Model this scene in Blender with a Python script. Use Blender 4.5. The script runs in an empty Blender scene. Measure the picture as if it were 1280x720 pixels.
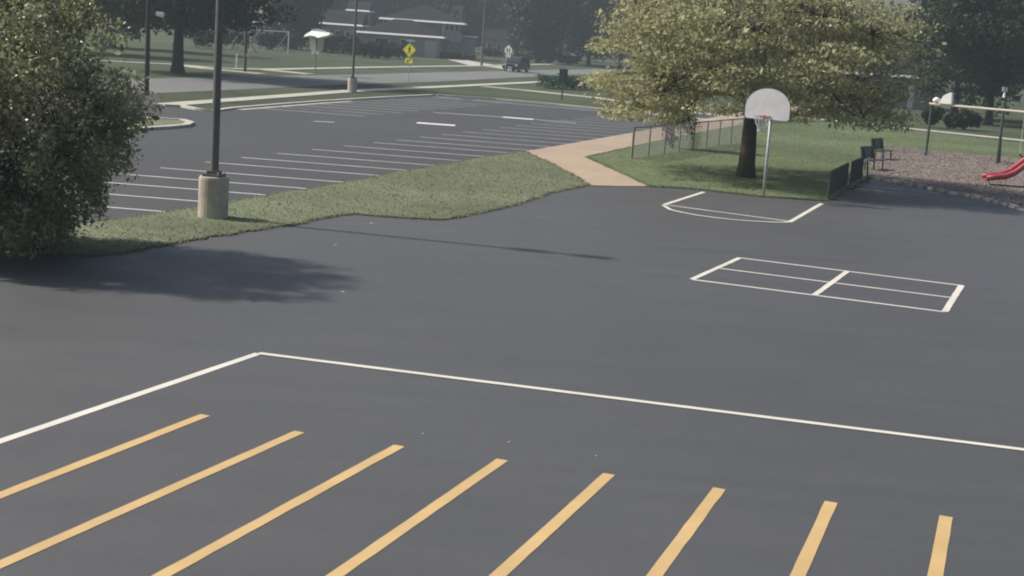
import bpy, math, random
import numpy as np
from mathutils import Matrix, Vector

# ------------------------------------------------------------------ camera
F_PX, ROLL, VH, CAM_H = 1800.0, math.radians(4.0), 42.0, 4.3
PITCH = math.atan((360.0 - VH) * math.cos(ROLL) / F_PX)
FWD = Vector((0, math.cos(PITCH), -math.sin(PITCH)))
R0 = Vector((1, 0, 0)); U0 = R0.cross(FWD)
RGT = R0 * math.cos(ROLL) + U0 * math.sin(ROLL)
UPV = U0 * math.cos(ROLL) - R0 * math.sin(ROLL)
scene = bpy.context.scene
col = scene.collection
cd = bpy.data.cameras.new("camera")
cam = bpy.data.objects.new("camera", cd); col.objects.link(cam)
cd.sensor_width = 36.0
cd.lens = 36.0 * F_PX / 1280.0
cd.clip_start = 0.1; cd.clip_end = 3000
M = Matrix((RGT, UPV, -FWD)).transposed().to_4x4()
M.translation = Vector((0, 0, CAM_H))
cam.matrix_world = M
scene.camera = cam

# ------------------------------------------------------------------ light
SUN_EL, SHADOW_AZ = math.radians(42.0), math.radians(-12.0)   # direction the shadows fall, from +X
sun_dir = Vector((-math.cos(SHADOW_AZ) * math.cos(SUN_EL), -math.sin(SHADOW_AZ) * math.cos(SUN_EL), math.sin(SUN_EL)))
sl = bpy.data.lights.new("sun", 'SUN'); sl.energy = 3.6; sl.angle = math.radians(1.6); sl.color = (1.0, 0.93, 0.82)
so = bpy.data.objects.new("sun", sl); col.objects.link(so)
so.rotation_euler = sun_dir.to_track_quat('Z', 'Y').to_euler()
w = bpy.data.worlds.new("World"); scene.world = w; w.use_nodes = True
nt = w.node_tree
bg = nt.nodes['Background']
sky = nt.nodes.new('ShaderNodeTexSky'); sky.sky_type = 'NISHITA'; sky.sun_disc = False
sky.sun_elevation = SUN_EL
sky.sun_rotation = math.atan2(sun_dir.x, sun_dir.y)
sky.air_density = 1.2; sky.dust_density = 3.5; sky.ozone_density = 1.0
nt.links.new(sky.outputs[0], bg.inputs[0]); bg.inputs[1].default_value = 0.075
vs = scene.view_settings
vs.view_transform = 'Standard'; vs.look = 'None'; vs.exposure = 0.62; vs.gamma = 1.0
vs.use_curve_mapping = False
scene.cycles.filter_width = 2.0
scene.cycles.max_bounces = 6
scene.cycles.transparent_max_bounces = 8
scene.cycles.volume_bounces = 0

rng = np.random.default_rng(7)
random.seed(7)

# ------------------------------------------------------------------ pixel <-> place helpers (1280 x 720 photograph)
def ray(px, py):
    return FWD * F_PX + RGT * (px - 640.0) - UPV * (py - 360.0)
def at(px, py, z=0.0):
    d = ray(px, py); t = (z - CAM_H) / d.z
    return Vector((d.x * t, d.y * t, z))
def onY(px, py, Y):
    d = ray(px, py); t = Y / d.y
    return Vector((d.x * t, Y, CAM_H + d.z * t))
def column(px, D):
    """ground point at distance D in the image column px (near the horizon)"""
    y = VH + (px - 640) * math.tan(ROLL) + CAM_H * F_PX / D
    return at(px, y)

# ------------------------------------------------------------------ materials
MATS = {}
def new_mat(name):
    m = bpy.data.materials.new(name); m.use_nodes = True
    MATS[name] = m
    return m, m.node_tree, m.node_tree.nodes['Principled BSDF']
def mat(name, c1, c2=None, scale=4.0, rough=0.8, bump=0.0, bscale=None, metal=0.0, spec=0.5, big=None, detail=6.0):
    """noise-mottled principled material; big = (scale, amount) adds slow tonal drift"""
    m, t, b = new_mat(name)
    c2 = c2 or tuple(v * 0.82 for v in c1)
    tc = t.nodes.new('ShaderNodeTexCoord')
    n = t.nodes.new('ShaderNodeTexNoise'); n.inputs['Scale'].default_value = scale; n.inputs['Detail'].default_value = detail
    n.inputs['Roughness'].default_value = 0.65
    t.links.new(tc.outputs['Object'], n.inputs['Vector'])
    r = t.nodes.new('ShaderNodeValToRGB')
    r.color_ramp.elements[0].position = 0.32; r.color_ramp.elements[1].position = 0.68
    r.color_ramp.elements[0].color = (*c2, 1); r.color_ramp.elements[1].color = (*c1, 1)
    t.links.new(n.outputs['Fac'], r.inputs[0])
    out = r.outputs[0]
    if big:
        n2 = t.nodes.new('ShaderNodeTexNoise'); n2.inputs['Scale'].default_value = big[0]; n2.inputs['Detail'].default_value = 4
        t.links.new(tc.outputs['Object'], n2.inputs['Vector'])
        mr = t.nodes.new('ShaderNodeMapRange')
        mr.inputs[1].default_value = 0.3; mr.inputs[2].default_value = 0.7
        mr.inputs[3].default_value = 1 - big[1]; mr.inputs[4].default_value = 1 + big[1]
        t.links.new(n2.outputs['Fac'], mr.inputs[0])
        mx = t.nodes.new('ShaderNodeMix'); mx.data_type = 'RGBA'; mx.blend_type = 'MULTIPLY'
        mx.inputs[0].default_value = 1.0
        t.links.new(out, mx.inputs[6]); t.links.new(mr.outputs[0], mx.inputs[7])
        out = mx.outputs[2]
    t.links.new(out, b.inputs['Base Color'])
    b.inputs['Roughness'].default_value = rough; b.inputs['Metallic'].default_value = metal
    b.inputs['Specular IOR Level'].default_value = spec
    if bump:
        n3 = t.nodes.new('ShaderNodeTexNoise'); n3.inputs['Scale'].default_value = bscale or scale * 6
        n3.inputs['Detail'].default_value = 4
        t.links.new(tc.outputs['Object'], n3.inputs['Vector'])
        bp = t.nodes.new('ShaderNodeBump'); bp.inputs['Strength'].default_value = bump; bp.inputs['Distance'].default_value = 0.02
        t.links.new(n3.outputs['Fac'], bp.inputs['Height']); t.links.new(bp.outputs[0], b.inputs['Normal'])
    return m
def leaf_mat(name, dark, light, trans=0.3, rough=0.5, spec=0.4, tcol=None):
    m, t, b = new_mat(name)
    g = t.nodes.new('ShaderNodeNewGeometry')
    r = t.nodes.new('ShaderNodeValToRGB')
    r.color_ramp.elements[0].color = (*dark, 1); r.color_ramp.elements[1].color = (*light, 1)
    t.links.new(g.outputs['Random Per Island'], r.inputs[0])
    t.links.new(r.outputs[0], b.inputs['Base Color'])
    b.inputs['Roughness'].default_value = rough; b.inputs['Specular IOR Level'].default_value = spec
    tr = t.nodes.new('ShaderNodeBsdfTranslucent')
    if tcol: tr.inputs[0].default_value = (*tcol, 1)
    else: t.links.new(r.outputs[0], tr.inputs[0])
    ms = t.nodes.new('ShaderNodeMixShader'); ms.inputs[0].default_value = trans
    t.links.new(b.outputs[0], ms.inputs[1]); t.links.new(tr.outputs[0], ms.inputs[2])
    t.links.new(ms.outputs[0], t.nodes['Material Output'].inputs['Surface'])
    return m
def paint_mat(name, c, wear=0.25):
    """road paint worn in specks down to the asphalt"""
    m, t, b = new_mat(name)
    tc = t.nodes.new('ShaderNodeTexCoord')
    n = t.nodes.new('ShaderNodeTexNoise'); n.inputs['Scale'].default_value = 28; n.inputs['Detail'].default_value = 8
    n.inputs['Roughness'].default_value = 0.75
    n2 = t.nodes.new('ShaderNodeTexNoise'); n2.inputs['Scale'].default_value = 1.3; n2.inputs['Detail'].default_value = 3
    t.links.new(tc.outputs['Object'], n.inputs['Vector']); t.links.new(tc.outputs['Object'], n2.inputs['Vector'])
    r = t.nodes.new('ShaderNodeValToRGB')
    r.color_ramp.elements[0].position = 0.28; r.color_ramp.elements[1].position = 0.40
    r.color_ramp.elements[0].color = tuple(v * (1 - wear) + 0.05 * wear for v in c) + (1,)
    r.color_ramp.elements[1].color = (*c, 1)
    t.links.new(n.outputs['Fac'], r.inputs[0])
    mr = t.nodes.new('ShaderNodeMapRange'); mr.inputs[1].default_value = 0.3; mr.inputs[2].default_value = 0.7
    mr.inputs[3].default_value = 0.88; mr.inputs[4].default_value = 1.06
    t.links.new(n2.outputs['Fac'], mr.inputs[0])
    mx = t.nodes.new('ShaderNodeMix'); mx.data_type = 'RGBA'; mx.blend_type = 'MULTIPLY'; mx.inputs[0].default_value = 1
    t.links.new(r.outputs[0], mx.inputs[6]); t.links.new(mr.outputs[0], mx.inputs[7])
    t.links.new(mx.outputs[2], b.inputs['Base Color']); b.inputs['Roughness'].default_value = 0.65
    return m
def glass_mat(name, c=(0.02, 0.025, 0.03)):
    m, t, b = new_mat(name)
    b.inputs['Base Color'].default_value = (*c, 1); b.inputs['Roughness'].default_value = 0.08
    b.inputs['Specular IOR Level'].default_value = 0.7
    return m

def asphalt_mat(name, c, rough, dust):
    """sealed asphalt: aggregate grain, slow tonal drift, brushed sealer streaks, stains and dusty pale patches"""
    m, t, b = new_mat(name)
    tc = t.nodes.new('ShaderNodeTexCoord')
    def noise(scale, detail, sx=1.0, sy=1.0, rot=0.0, ro=0.6):
        mp = t.nodes.new('ShaderNodeMapping'); mp.inputs['Scale'].default_value = (sx, sy, 1); mp.inputs['Rotation'].default_value = (0, 0, rot)
        n = t.nodes.new('ShaderNodeTexNoise'); n.inputs['Scale'].default_value = scale; n.inputs['Detail'].default_value = detail; n.inputs['Roughness'].default_value = ro
        t.links.new(tc.outputs['Object'], mp.inputs[0]); t.links.new(mp.outputs[0], n.inputs['Vector']); return n.outputs['Fac']
    def rng_(x, a, b_, lo, hi):
        mr = t.nodes.new('ShaderNodeMapRange'); t.links.new(x, mr.inputs[0])
        for k, v in zip((1, 2, 3, 4), (a, b_, lo, hi)): mr.inputs[k].default_value = v
        return mr.outputs[0]
    def mul(x, y):
        q_ = t.nodes.new('ShaderNodeMath'); q_.operation = 'MULTIPLY'; t.links.new(x, q_.inputs[0]); t.links.new(y, q_.inputs[1]); return q_.outputs[0]
    f = rng_(noise(110, 3), 0.25, 0.75, 0.80, 1.20)                        # aggregate
    f = mul(f, rng_(noise(9, 6), 0.3, 0.7, 0.94, 1.06))
    f = mul(f, rng_(noise(0.11, 4), 0.3, 0.7, 0.90, 1.10))                 # slow drift
    f = mul(f, rng_(noise(1.0, 5, 0.10, 1.6, 0.25), 0.3, 0.7, 0.94, 1.07)) # sealer strokes
    f = mul(f, rng_(noise(0.55, 7, ro=0.7), 0.64, 0.74, 1.0, 0.80))        # stains
    f = mul(f, rng_(noise(0.8, 8, ro=0.75), 0.30, 0.24, 1.0, 1.0 + dust))  # dusty scuffs
    vm = t.nodes.new('ShaderNodeVectorMath'); vm.operation = 'SCALE'; vm.inputs[0].default_value = c
    t.links.new(f, vm.inputs['Scale']); t.links.new(vm.outputs[0], b.inputs['Base Color'])
    t.links.new(rng_(noise(0.7, 5), 0.3, 0.7, rough - 0.07, rough + 0.08), b.inputs['Roughness'])
    bp = t.nodes.new('ShaderNodeBump'); bp.inputs['Strength'].default_value = 0.35; bp.inputs['Distance'].default_value = 0.01
    t.links.new(noise(150, 3), bp.inputs['Height']); t.links.new(bp.outputs[0], b.inputs['Normal'])
    return m
A_COURT = asphalt_mat('court asphalt', (0.0635, 0.0655, 0.0715), 0.62, 0.14)
A_LOT = asphalt_mat('lot asphalt', (0.040, 0.042, 0.047), 0.74, 0.18)
ROAD = mat('road concrete', (0.155, 0.158, 0.158), (0.125, 0.128, 0.128), 3, 0.85, 0.2, 60, big=(0.05, 0.12))
CONC = mat('concrete', (0.46, 0.44, 0.40), (0.36, 0.345, 0.31), 3, 0.85, 0.25, 50, big=(0.4, 0.12))
PATH = mat('path concrete', (0.36, 0.28, 0.21), (0.31, 0.24, 0.18), 2.2, 0.85, 0.2, 70, big=(0.3, 0.1))
PEDESTAL = mat('pedestal concrete', (0.47, 0.42, 0.35), (0.34, 0.30, 0.25), 5, 0.85, 0.4, 40, big=(1.2, 0.15))
LAWN_NEAR = mat('near lawn', (0.135, 0.16, 0.09), (0.095, 0.125, 0.068), 1.1, 0.95, 0.3, 55, spec=0.1, big=(0.12, 0.25), detail=10)
LAWN = mat('lawn', (0.076, 0.092, 0.058), (0.054, 0.070, 0.042), 1.1, 0.95, 0.9, 55, spec=0.1, big=(0.09, 0.22), detail=10)
LAWN_DRY = mat('dry lawn', (0.175, 0.185, 0.125), (0.115, 0.14, 0.083), 1.6, 0.95, 0.35, 55, spec=0.1, big=(0.25, 0.22), detail=10)
MULCH = mat('mulch', (0.25, 0.215, 0.20), (0.15, 0.128, 0.12), 5, 0.95, 0.9, 30, spec=0.1, big=(0.35, 0.2), detail=10)
CHIP = leaf_mat('mulch chip', (0.12, 0.095, 0.082), (0.32, 0.275, 0.25), 0.0, 0.9, 0.1)
STONE = mat('border stone', (0.48, 0.46, 0.43), (0.25, 0.235, 0.215), 4, 0.9, 0.5, 20)
WHITE_PAINT = paint_mat('white paint', (0.61, 0.585, 0.53), 0.35)
LOT_PAINT = paint_mat('lot paint', (0.62, 0.62, 0.60), 0.35)
YELLOW_PAINT = paint_mat('yellow paint', (0.52, 0.36, 0.165), 0.35)
CRACK = mat('crack sealer', (0.02, 0.02, 0.021), rough=0.5)
POLE_BROWN = mat('bronze pole', (0.125, 0.122, 0.118), (0.095, 0.093, 0.09), 3, 0.5)
GALV = mat('galvanised steel', (0.55, 0.56, 0.56), (0.46, 0.47, 0.47), 8, 0.5, metal=0.2)
FENCE = mat('fence steel', (0.21, 0.22, 0.215), (0.16, 0.17, 0.165), 8, 0.6, metal=0.2)
BOARD = mat('backboard', (0.74, 0.73, 0.735), (0.66, 0.64, 0.65), 3, 0.5, big=(1.5, 0.06))
BOARD_HALO = mat('backboard halo', (0.06, 0.06, 0.06), rough=0.5)
RIM = mat('rim', (0.36, 0.15, 0.12), rough=0.5)
NET = mat('net', (0.55, 0.55, 0.54), rough=0.6)
WOOD_POLE = mat('weathered wood', (0.13, 0.11, 0.09), (0.08, 0.068, 0.055), 4, 0.9)
BARK = mat('bark', (0.075, 0.062, 0.05), (0.035, 0.03, 0.025), 7, 0.95, 0.9, 22)
BARK_DARK = mat('dark bark', (0.045, 0.04, 0.034), (0.022, 0.02, 0.018), 7, 0.95, 0.8, 20)
L_BUSH = leaf_mat('bush leaf', (0.12, 0.135, 0.07), (0.37, 0.38, 0.22), 0.58, 0.32, 0.6)
L_MAIN = leaf_mat('locust leaf', (0.21, 0.22, 0.11), (0.48, 0.47, 0.28), 0.6, 0.42, 0.45)
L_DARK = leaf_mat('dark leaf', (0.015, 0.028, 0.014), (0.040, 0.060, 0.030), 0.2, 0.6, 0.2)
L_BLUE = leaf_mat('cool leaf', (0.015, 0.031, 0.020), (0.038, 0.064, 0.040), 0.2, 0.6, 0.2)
L_HEDGE = leaf_mat('hedge leaf', (0.03, 0.075, 0.045), (0.07, 0.14, 0.085), 0.2, 0.55, 0.3)
BLADE = leaf_mat('grass blade', (0.16, 0.195, 0.115), (0.29, 0.295, 0.205), 0.5, 0.7, 0.2)
BLADE_LAWN = leaf_mat('lawn blade', (0.13, 0.18, 0.09), (0.23, 0.26, 0.145), 0.5, 0.7, 0.2)
ROOF = mat('grey shingles', (0.03, 0.031, 0.034), (0.024, 0.025, 0.027), 3, 0.95, spec=0.05, big=(0.3, 0.1))
ROOF_TAN = mat('tan shingles', (0.30, 0.24, 0.22), (0.24, 0.19, 0.175), 3, 0.9)
BRICK_TAN = mat('tan brick', (0.29, 0.265, 0.23), (0.22, 0.20, 0.175), 5, 0.9)
BRICK_ROSE = mat('rose brick', (0.33, 0.25, 0.22), (0.25, 0.19, 0.17), 5, 0.9)
SIDING = mat('grey siding', (0.27, 0.27, 0.25), (0.23, 0.23, 0.215), 3, 0.8)
TRIM = mat('white trim', (0.75, 0.75, 0.73), (0.68, 0.68, 0.66), 2, 0.6)
GARAGE = mat('garage door', (0.38, 0.39, 0.37), (0.33, 0.34, 0.325), 2, 0.6)
GLASS = glass_mat('window glass')
SIGN_YELLOW = mat('sign yellow', (0.88, 0.82, 0.06), (0.84, 0.77, 0.06), 4, 0.45)
SIGN_BLACK = mat('sign black', (0.015, 0.015, 0.015), rough=0.5)
SIGN_GLARE = mat('sign glare', (0.72, 0.75, 0.66), (0.66, 0.69, 0.6), 4, 0.4)  # yellow-green sign colour paled, with sun glare put into it
SIGN_BACK = mat('sign aluminium', (0.55, 0.56, 0.56), (0.47, 0.48, 0.48), 3, 0.5, metal=0.1)
SIGN_GREEN = mat('sign dark green', (0.045, 0.085, 0.07), (0.035, 0.07, 0.055), 4, 0.6)
SIGN_BLUE = mat('sign light blue', (0.28, 0.45, 0.52), (0.24, 0.40, 0.47), 4, 0.4)
WHITE_PLASTIC = mat('white plastic', (0.80, 0.81, 0.80), (0.74, 0.75, 0.74), 4, 0.4)
CAR_PAINT = mat('dark car paint', (0.022, 0.024, 0.027), (0.019, 0.02, 0.023), 2, 0.25, spec=0.7)
TYRE = mat('tyre', (0.02, 0.02, 0.02), rough=0.85)
ALLOY = mat('alloy', (0.5, 0.5, 0.5), rough=0.35, metal=0.8)
LAMP_GLASS = mat('headlamp lens', (0.85, 0.86, 0.86), rough=0.15)
BENCH = mat('bench green', (0.04, 0.065, 0.055), (0.03, 0.05, 0.042), 5, 0.5)
RACK = mat('rack dark steel', (0.04, 0.05, 0.052), (0.03, 0.038, 0.04), 5, 0.6)
SWING_POST = mat('swing post', (0.055, 0.075, 0.075), (0.04, 0.058, 0.058), 4, 0.5)
SWING_BEAM = mat('swing beam', (0.62, 0.58, 0.46), (0.5, 0.47, 0.38), 4, 0.45)
RED = mat('red plastic', (0.36, 0.05, 0.065), (0.29, 0.042, 0.055), 3, 0.5)
RUBBER = mat('black rubber', (0.02, 0.02, 0.02), rough=0.8)
LITTER = mat('pale litter', (0.45, 0.43, 0.38), rough=0.8)

# ------------------------------------------------------------------ mesh builder
class MB:
    def __init__(self): self.v = []; self.f = []
    def add(self, verts, faces):
        o = len(self.v); self.v += [tuple(p) for p in verts]; self.f += [tuple(i + o for i in q) for q in faces]; return self
    def box(self, x0, x1, y0, y1, z0, z1):
        return self.add([(x0,y0,z0),(x1,y0,z0),(x1,y1,z0),(x0,y1,z0),(x0,y0,z1),(x1,y0,z1),(x1,y1,z1),(x0,y1,z1)],
                 [(3,2,1,0),(4,5,6,7),(0,1,5,4),(1,2,6,5),(2,3,7,6),(3,0,4,7)])
    def tube(self, pts, rad, n=8, caps=True):
        pts = [Vector(p) for p in pts]
        if not hasattr(rad, '__len__'): rad = [rad] * len(pts)
        vs, fs = [], []
        ref = None
        for i, p in enumerate(pts):
            d = (pts[min(i+1, len(pts)-1)] - pts[max(i-1, 0)])
            d = d.normalized() if d.length > 1e-9 else Vector((0,0,1))
            if ref is None:
                ref = Vector((1,0,0)) if abs(d.x) < 0.8 else Vector((0,1,0))
            a = (ref - d * ref.dot(d)).normalized(); ref = a
            b = d.cross(a)
            for k in range(n):
                t = 2*math.pi*k/n
                vs.append(p + (a*math.cos(t) + b*math.sin(t)) * rad[i])
        for i in range(len(pts)-1):
            for k in range(n):
                k2 = (k+1) % n
                fs.append((i*n+k, i*n+k2, (i+1)*n+k2, (i+1)*n+k))
        if caps:
            fs.append(tuple(range(n-1, -1, -1))); fs.append(tuple((len(pts)-1)*n + k for k in range(n)))
        return self.add(vs, fs)
    def prism(self, poly, axis, a0, a1):
        """poly: 2-D outline; axis 'y': (x,z) extruded in y, 'z': (x,y) extruded in z, 'x': (y,z) extruded in x"""
        n = len(poly)
        def P(p, a): return {'y': (p[0], a, p[1]), 'z': (p[0], p[1], a), 'x': (a, p[0], p[1])}[axis]
        vs = [P(p, a0) for p in poly] + [P(p, a1) for p in poly]
        fs = [tuple(range(n)), tuple(range(2*n-1, n-1, -1))]
        fs += [(i, i+n, (i+1) % n + n, (i+1) % n) for i in range(n)]
        return self.add(vs, fs)
    def build(self, name, material, parent=None, smooth=False, loc=None):
        me = bpy.data.meshes.new(name)
        me.from_pydata(self.v, [], self.f)
        import bmesh
        bm = bmesh.new(); bm.from_mesh(me)
        bmesh.ops.recalc_face_normals(bm, faces=bm.faces); bm.to_mesh(me); bm.free()
        if smooth: me.shade_smooth()
        me.materials.append(material)
        o = bpy.data.objects.new(name, me); col.objects.link(o)
        if parent: o.parent = parent
        if loc is not None: o.location = loc
        return o
def tag(o, label=None, cat=None, group=None, kind=None):
    if label: o['label'] = label
    if cat: o['category'] = cat
    if group: o['group'] = group
    if kind: o['kind'] = kind
    return o
def thing(name, label, cat, loc=(0,0,0), rz=0.0, group=None):
    o = bpy.data.objects.new(name, None); col.objects.link(o)
    o.empty_display_size = 0.3
    o.location = loc; o.rotation_euler = (0, 0, rz)
    return tag(o, label, cat, group)
def copy_tree(src, parent=None):
    c = src.copy(); col.objects.link(c); c.parent = parent
    for ch in list(src.children): copy_tree(ch, c)
    return c
def sheet(name, pts, z, material, kind='structure', parent=None):
    from mathutils.geometry import tessellate_polygon
    vs = [Vector((p[0], p[1], z)) for p in pts]
    tris = tessellate_polygon([vs])
    me = bpy.data.meshes.new(name)
    fs = []
    for t in tris:
        a, b, c = (vs[i] for i in t)
        fs.append(tuple(t) if (b-a).cross(c-a).z > 0 else tuple(reversed(t)))
    me.from_pydata([tuple(v) for v in vs], [], fs)
    me.materials.append(material)
    o = bpy.data.objects.new(name, me); col.objects.link(o)
    if kind and not parent: o['kind'] = kind
    if parent: o.parent = parent
    return o
def slab(name, pts, z0, z1, material, parent=None, kind='structure'):
    """a sheet with a thickness: top face plus edges"""
    from mathutils.geometry import tessellate_polygon
    n = len(pts)
    top = [Vector((p[0], p[1], z1)) for p in pts]
    fs = []
    for t in tessellate_polygon([top]):
        a, b, c = (top[i] for i in t)
        fs.append(tuple(t) if (b-a).cross(c-a).z > 0 else tuple(reversed(t)))
    vs = [tuple(v) for v in top] + [(p[0], p[1], z0) for p in pts]
    fs += [(i, (i+1) % n, (i+1) % n + n, i+n) for i in range(n)]
    me = bpy.data.meshes.new(name); me.from_pydata(vs, [], fs); me.materials.append(material)
    o = bpy.data.objects.new(name, me); col.objects.link(o)
    if parent: o.parent = parent
    elif kind: o['kind'] = kind
    return o
def rough_edge(pts, step=0.35, amp=0.05):
    """subdivide an outline and make it wander"""
    out = []
    n = len(pts)
    for i in range(n):
        a, b = Vector(pts[i][:2]), Vector(pts[(i+1) % n][:2])
        L = (b-a).length; k = max(1, min(int(L/step), 400))
        nrm = Vector((-(b-a).y, (b-a).x)); nrm = nrm.normalized() if nrm.length else nrm
        for j in range(k):
            p = a.lerp(b, j/k)
            if j: p = p + nrm * random.gauss(0, amp)
            out.append((p.x, p.y))
    return out
def strip(a, b, width, z=0.0):
    a, b = Vector(a[:2]), Vector(b[:2]); n = Vector((-(b-a).y, (b-a).x)).normalized() * width/2
    return [(a-n)[:], (b-n)[:], (b+n)[:], (a+n)[:]]
def ribbon(pts, width):
    """polyline -> list of quads joined as one outline"""
    P = [Vector(p[:2]) for p in pts]; L, R = [], []
    for i, p in enumerate(P):
        d = (P[min(i+1, len(P)-1)] - P[max(i-1, 0)]).normalized(); n = Vector((-d.y, d.x)) * width/2
        L.append((p+n)[:]); R.append((p-n)[:])
    return R + L[::-1]
def AT(*pp): return [at(*p)[:2] for p in pp]

# fast leaf clouds
def leaf_mesh(name, C, size, material, flat=0.0, aspect=0.55, jitter=0.35):
    """C (N,3) centres -> kite shaped leaves with random orientation; flat>0 tips them towards horizontal"""
    N = len(C)
    n = rng.normal(size=(N, 3)); n[:, 2] = np.abs(n[:, 2]) + flat * 1.5
    n /= np.linalg.norm(n, axis=1)[:, None]
    r = rng.normal(size=(N, 3)); a = r - n * np.sum(r*n, 1)[:, None]; a /= np.linalg.norm(a, axis=1)[:, None]
    b = np.cross(n, a)
    s = (size * np.exp(rng.normal(0, jitter, N)))[:, None]
    w_ = s * aspect * 0.5
    V = np.empty((N, 4, 3))
    V[:, 0] = C - a*s*0.5; V[:, 1] = C + b*w_ - a*s*0.05; V[:, 2] = C + a*s*0.5 - n*s*0.12; V[:, 3] = C - b*w_ - a*s*0.05
    return quads_mesh(name, V, material)
def quads_mesh(name, V, material):
    N = len(V)
    me = bpy.data.meshes.new(name)
    me.vertices.add(N*4); me.vertices.foreach_set('co', V.reshape(-1).astype(np.float32))
    me.loops.add(N*4); me.loops.foreach_set('vertex_index', np.arange(N*4, dtype=np.int32))
    me.polygons.add(N); me.polygons.foreach_set('loop_start', np.arange(0, N*4, 4, dtype=np.int32))
    me.polygons.foreach_set('loop_total', np.full(N, 4, dtype=np.int32))
    me.update(calc_edges=True); me.materials.append(material)
    return me
def link_mesh(name, me, parent=None):
    o = bpy.data.objects.new(name, me); col.objects.link(o)
    if parent: o.parent = parent
    return o

# ================================================================== THE SETTING
sheet('ground', [(-900,-60),(900,-60),(900,1500),(-900,1500)], -0.03, LAWN)

edge_px = [(140,277),(215,265.5),(280,254.5),(340,244.5),(391,236.5),(437,228.5),(480,220),(515,213.5),(550,207.5),(600,198.5),(655,190)]
strip_low = [(735,232),(715,236),(690,241),(665,250),(640,258),(612,264),(590,268.5),(562,274),(540,275),(490,272),(440,268),(405,273),(370,281),(300,291),(225,303.5),(160,315),(110,320),(60,318),(0,318),(-150,322)]
court_pts = [(-45,-12),(45,-12),(45,53)] + AT((1280,264),(1235,251),(1180,240),(1130,231),(1090,224),(1075,229),(1058,237),(1032,251),(1005,249.5),(954,246.5),(905,241),(860,236),(812,233.5)) + AT(*strip_low)
court_pts += [(-45, 17)]
court = sheet('court_pavement', court_pts, 0.0, A_COURT)

lot_pts = AT(*edge_px) + AT((700,182),(745,174),(790,166),(830,158.5),(925,140)) + AT((1000,131.5),(830,145),(700,132),(545,120)) + AT((540,120),(480,122.5),(400,127),(300,134.5),(265,139.5),(205,133),(120,128),(-60,112)) + [(-40,60),(-30,30)] + AT((-120,330),(60,295))
lot = sheet('parking_lot', lot_pts, -0.004, A_LOT)

near_road = [(-140,135),(200,116),(280,112.5),(440,105),(535,102.5),(640,97),(750,92),(900,96)]
far_road = [(900,88.5),(750,86.2),(640,88),(535,90.5),(440,93),(280,95.5),(200,97.5),(-140,103)]
road = sheet('road', AT(*near_road, *far_road), -0.012, ROAD)
# driveway from the lot to the road, left of the corner kerb
sheet('driveway', AT((205,133),(198,116),(60,124),(-60,130),(-60,150),(120,150)), -0.008, A_LOT)

# near grass verge between lot and court
verge_pts = AT(*edge_px) + AT(*[(668,196),(684,203),(702,213),(722,223)]) + AT(*strip_low) + AT((-150,312))
verge_outline = rough_edge(verge_pts, 0.22, 0.035)
verge = slab('grass_verge', verge_outline, -0.02, 0.035, LAWN_DRY)

# concrete path
path_px = [(655,190),(700,182.2),(745,174.2),(790,166.3),(830,158.7),(925,140.5),(1000,131),(1010,135),(925,157),(870,167),(830,175.5),(790,184.5),(758,191.5),(734,197),(745,202.5),(775,216),(812,233.3),(775,233.3),(735.5,232.3),(722,223.2),(702,213),(684,203),(668,196)]
path = slab('path', AT(*path_px), -0.05, 0.02, PATH)

# playground lawn behind the court (a gentle dry tint), with its own edge
lawn_px = [(734,197),(758,191.5),(790,184.5),(830,175.5),(870,167),(925,157),(1035,153.5),(1160,166),(1280,180),(1340,186),(1340,206),(1240,196),(1160,189),(1110,183.5),(1080,205),(1088,222),(1075,229),(1058,237),(1032,251),(1005,249.5),(954,246.5),(905,241),(860,236),(812,233.5),(775,216),(745,202.5)]
lawn = slab('lawn', rough_edge(AT(*lawn_px), 0.3, 0.03), -0.02, 0.03, LAWN_NEAR)

# mulch bed of the playground
mulch_px = [(1080,205),(1110,183.5),(1160,189),(1240,196),(1340,206),(1400,240),(1400,290),(1280,263.5),(1235,250.5),(1180,239.5),(1130,230.5),(1088,222.5)]
mulch = slab('mulch_bed', rough_edge(AT(*mulch_px), 0.4, 0.04), -0.02, 0.045, MULCH)

# sidewalks
sidewalks = [([(205,131),(300,124),(440,113.5),(560,108),(700,101.2),(820,97)], 1.2),
             ([(605,108),(660,113),(745,122),(890,143.5),(960,150)], 1.1),
             ([(960,143),(1035,150),(1160,163),(1280,175.5),(1400,188)], 1.1),
             ([(-60,66),(165,78),(215,80.5),(290,86),(340,86.8),(480,84),(600,82.2),(700,80)], 1.3),
             ([(215,80),(262,86),(330,92.5)], 1.2),
             ([(330,87),(390,93)], 1.3)]
for pts, wd in sidewalks:
    slab('sidewalk', ribbon(AT(*pts), wd), -0.03, 0.012 + 0.004*sidewalks.index((pts, wd)), CONC)
sheet('house_driveway', AT((552,69.5),(543,69.5),(585,81),(612,83.5),(636,87),(650,86.5)), -0.018, CONC)

# kerbs round the lot
def kerb(name, pts, width=0.30, h=0.07):
    return slab(name, ribbon(pts, width), -0.03, h, CONC)
kerb('kerb', AT((205,132),(228,133),(248,137.5),(265,139.8),(290,136),(345,131.5),(400,127.3),(480,122.3),(540,119.3)))
kerb('kerb', AT((546,119.3),(620,124),(700,131.2),(770,138),(830,144.3),(925,155)))
slab('gutter', ribbon(AT((300,137),(350,133),(400,129.2),(440,126.5)), 0.35), -0.03, 0.004, CONC)
# kerbed island nose at the left of the lot
isl = [(120,150),(170,150),(205,150.5),(228,152),(238,155),(232,158.5),(210,160.5),(170,163),(120,168)]
kerb('kerb', AT(*isl), 0.3, 0.10)
slab('planted_island', AT(*[(118,151.2),(170,151.2),(205,151.6),(226,153),(233,155),(228,157.6),(208,159.4),(170,161.7),(118,166.5)]), -0.02, 0.09, LAWN_DRY)

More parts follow.
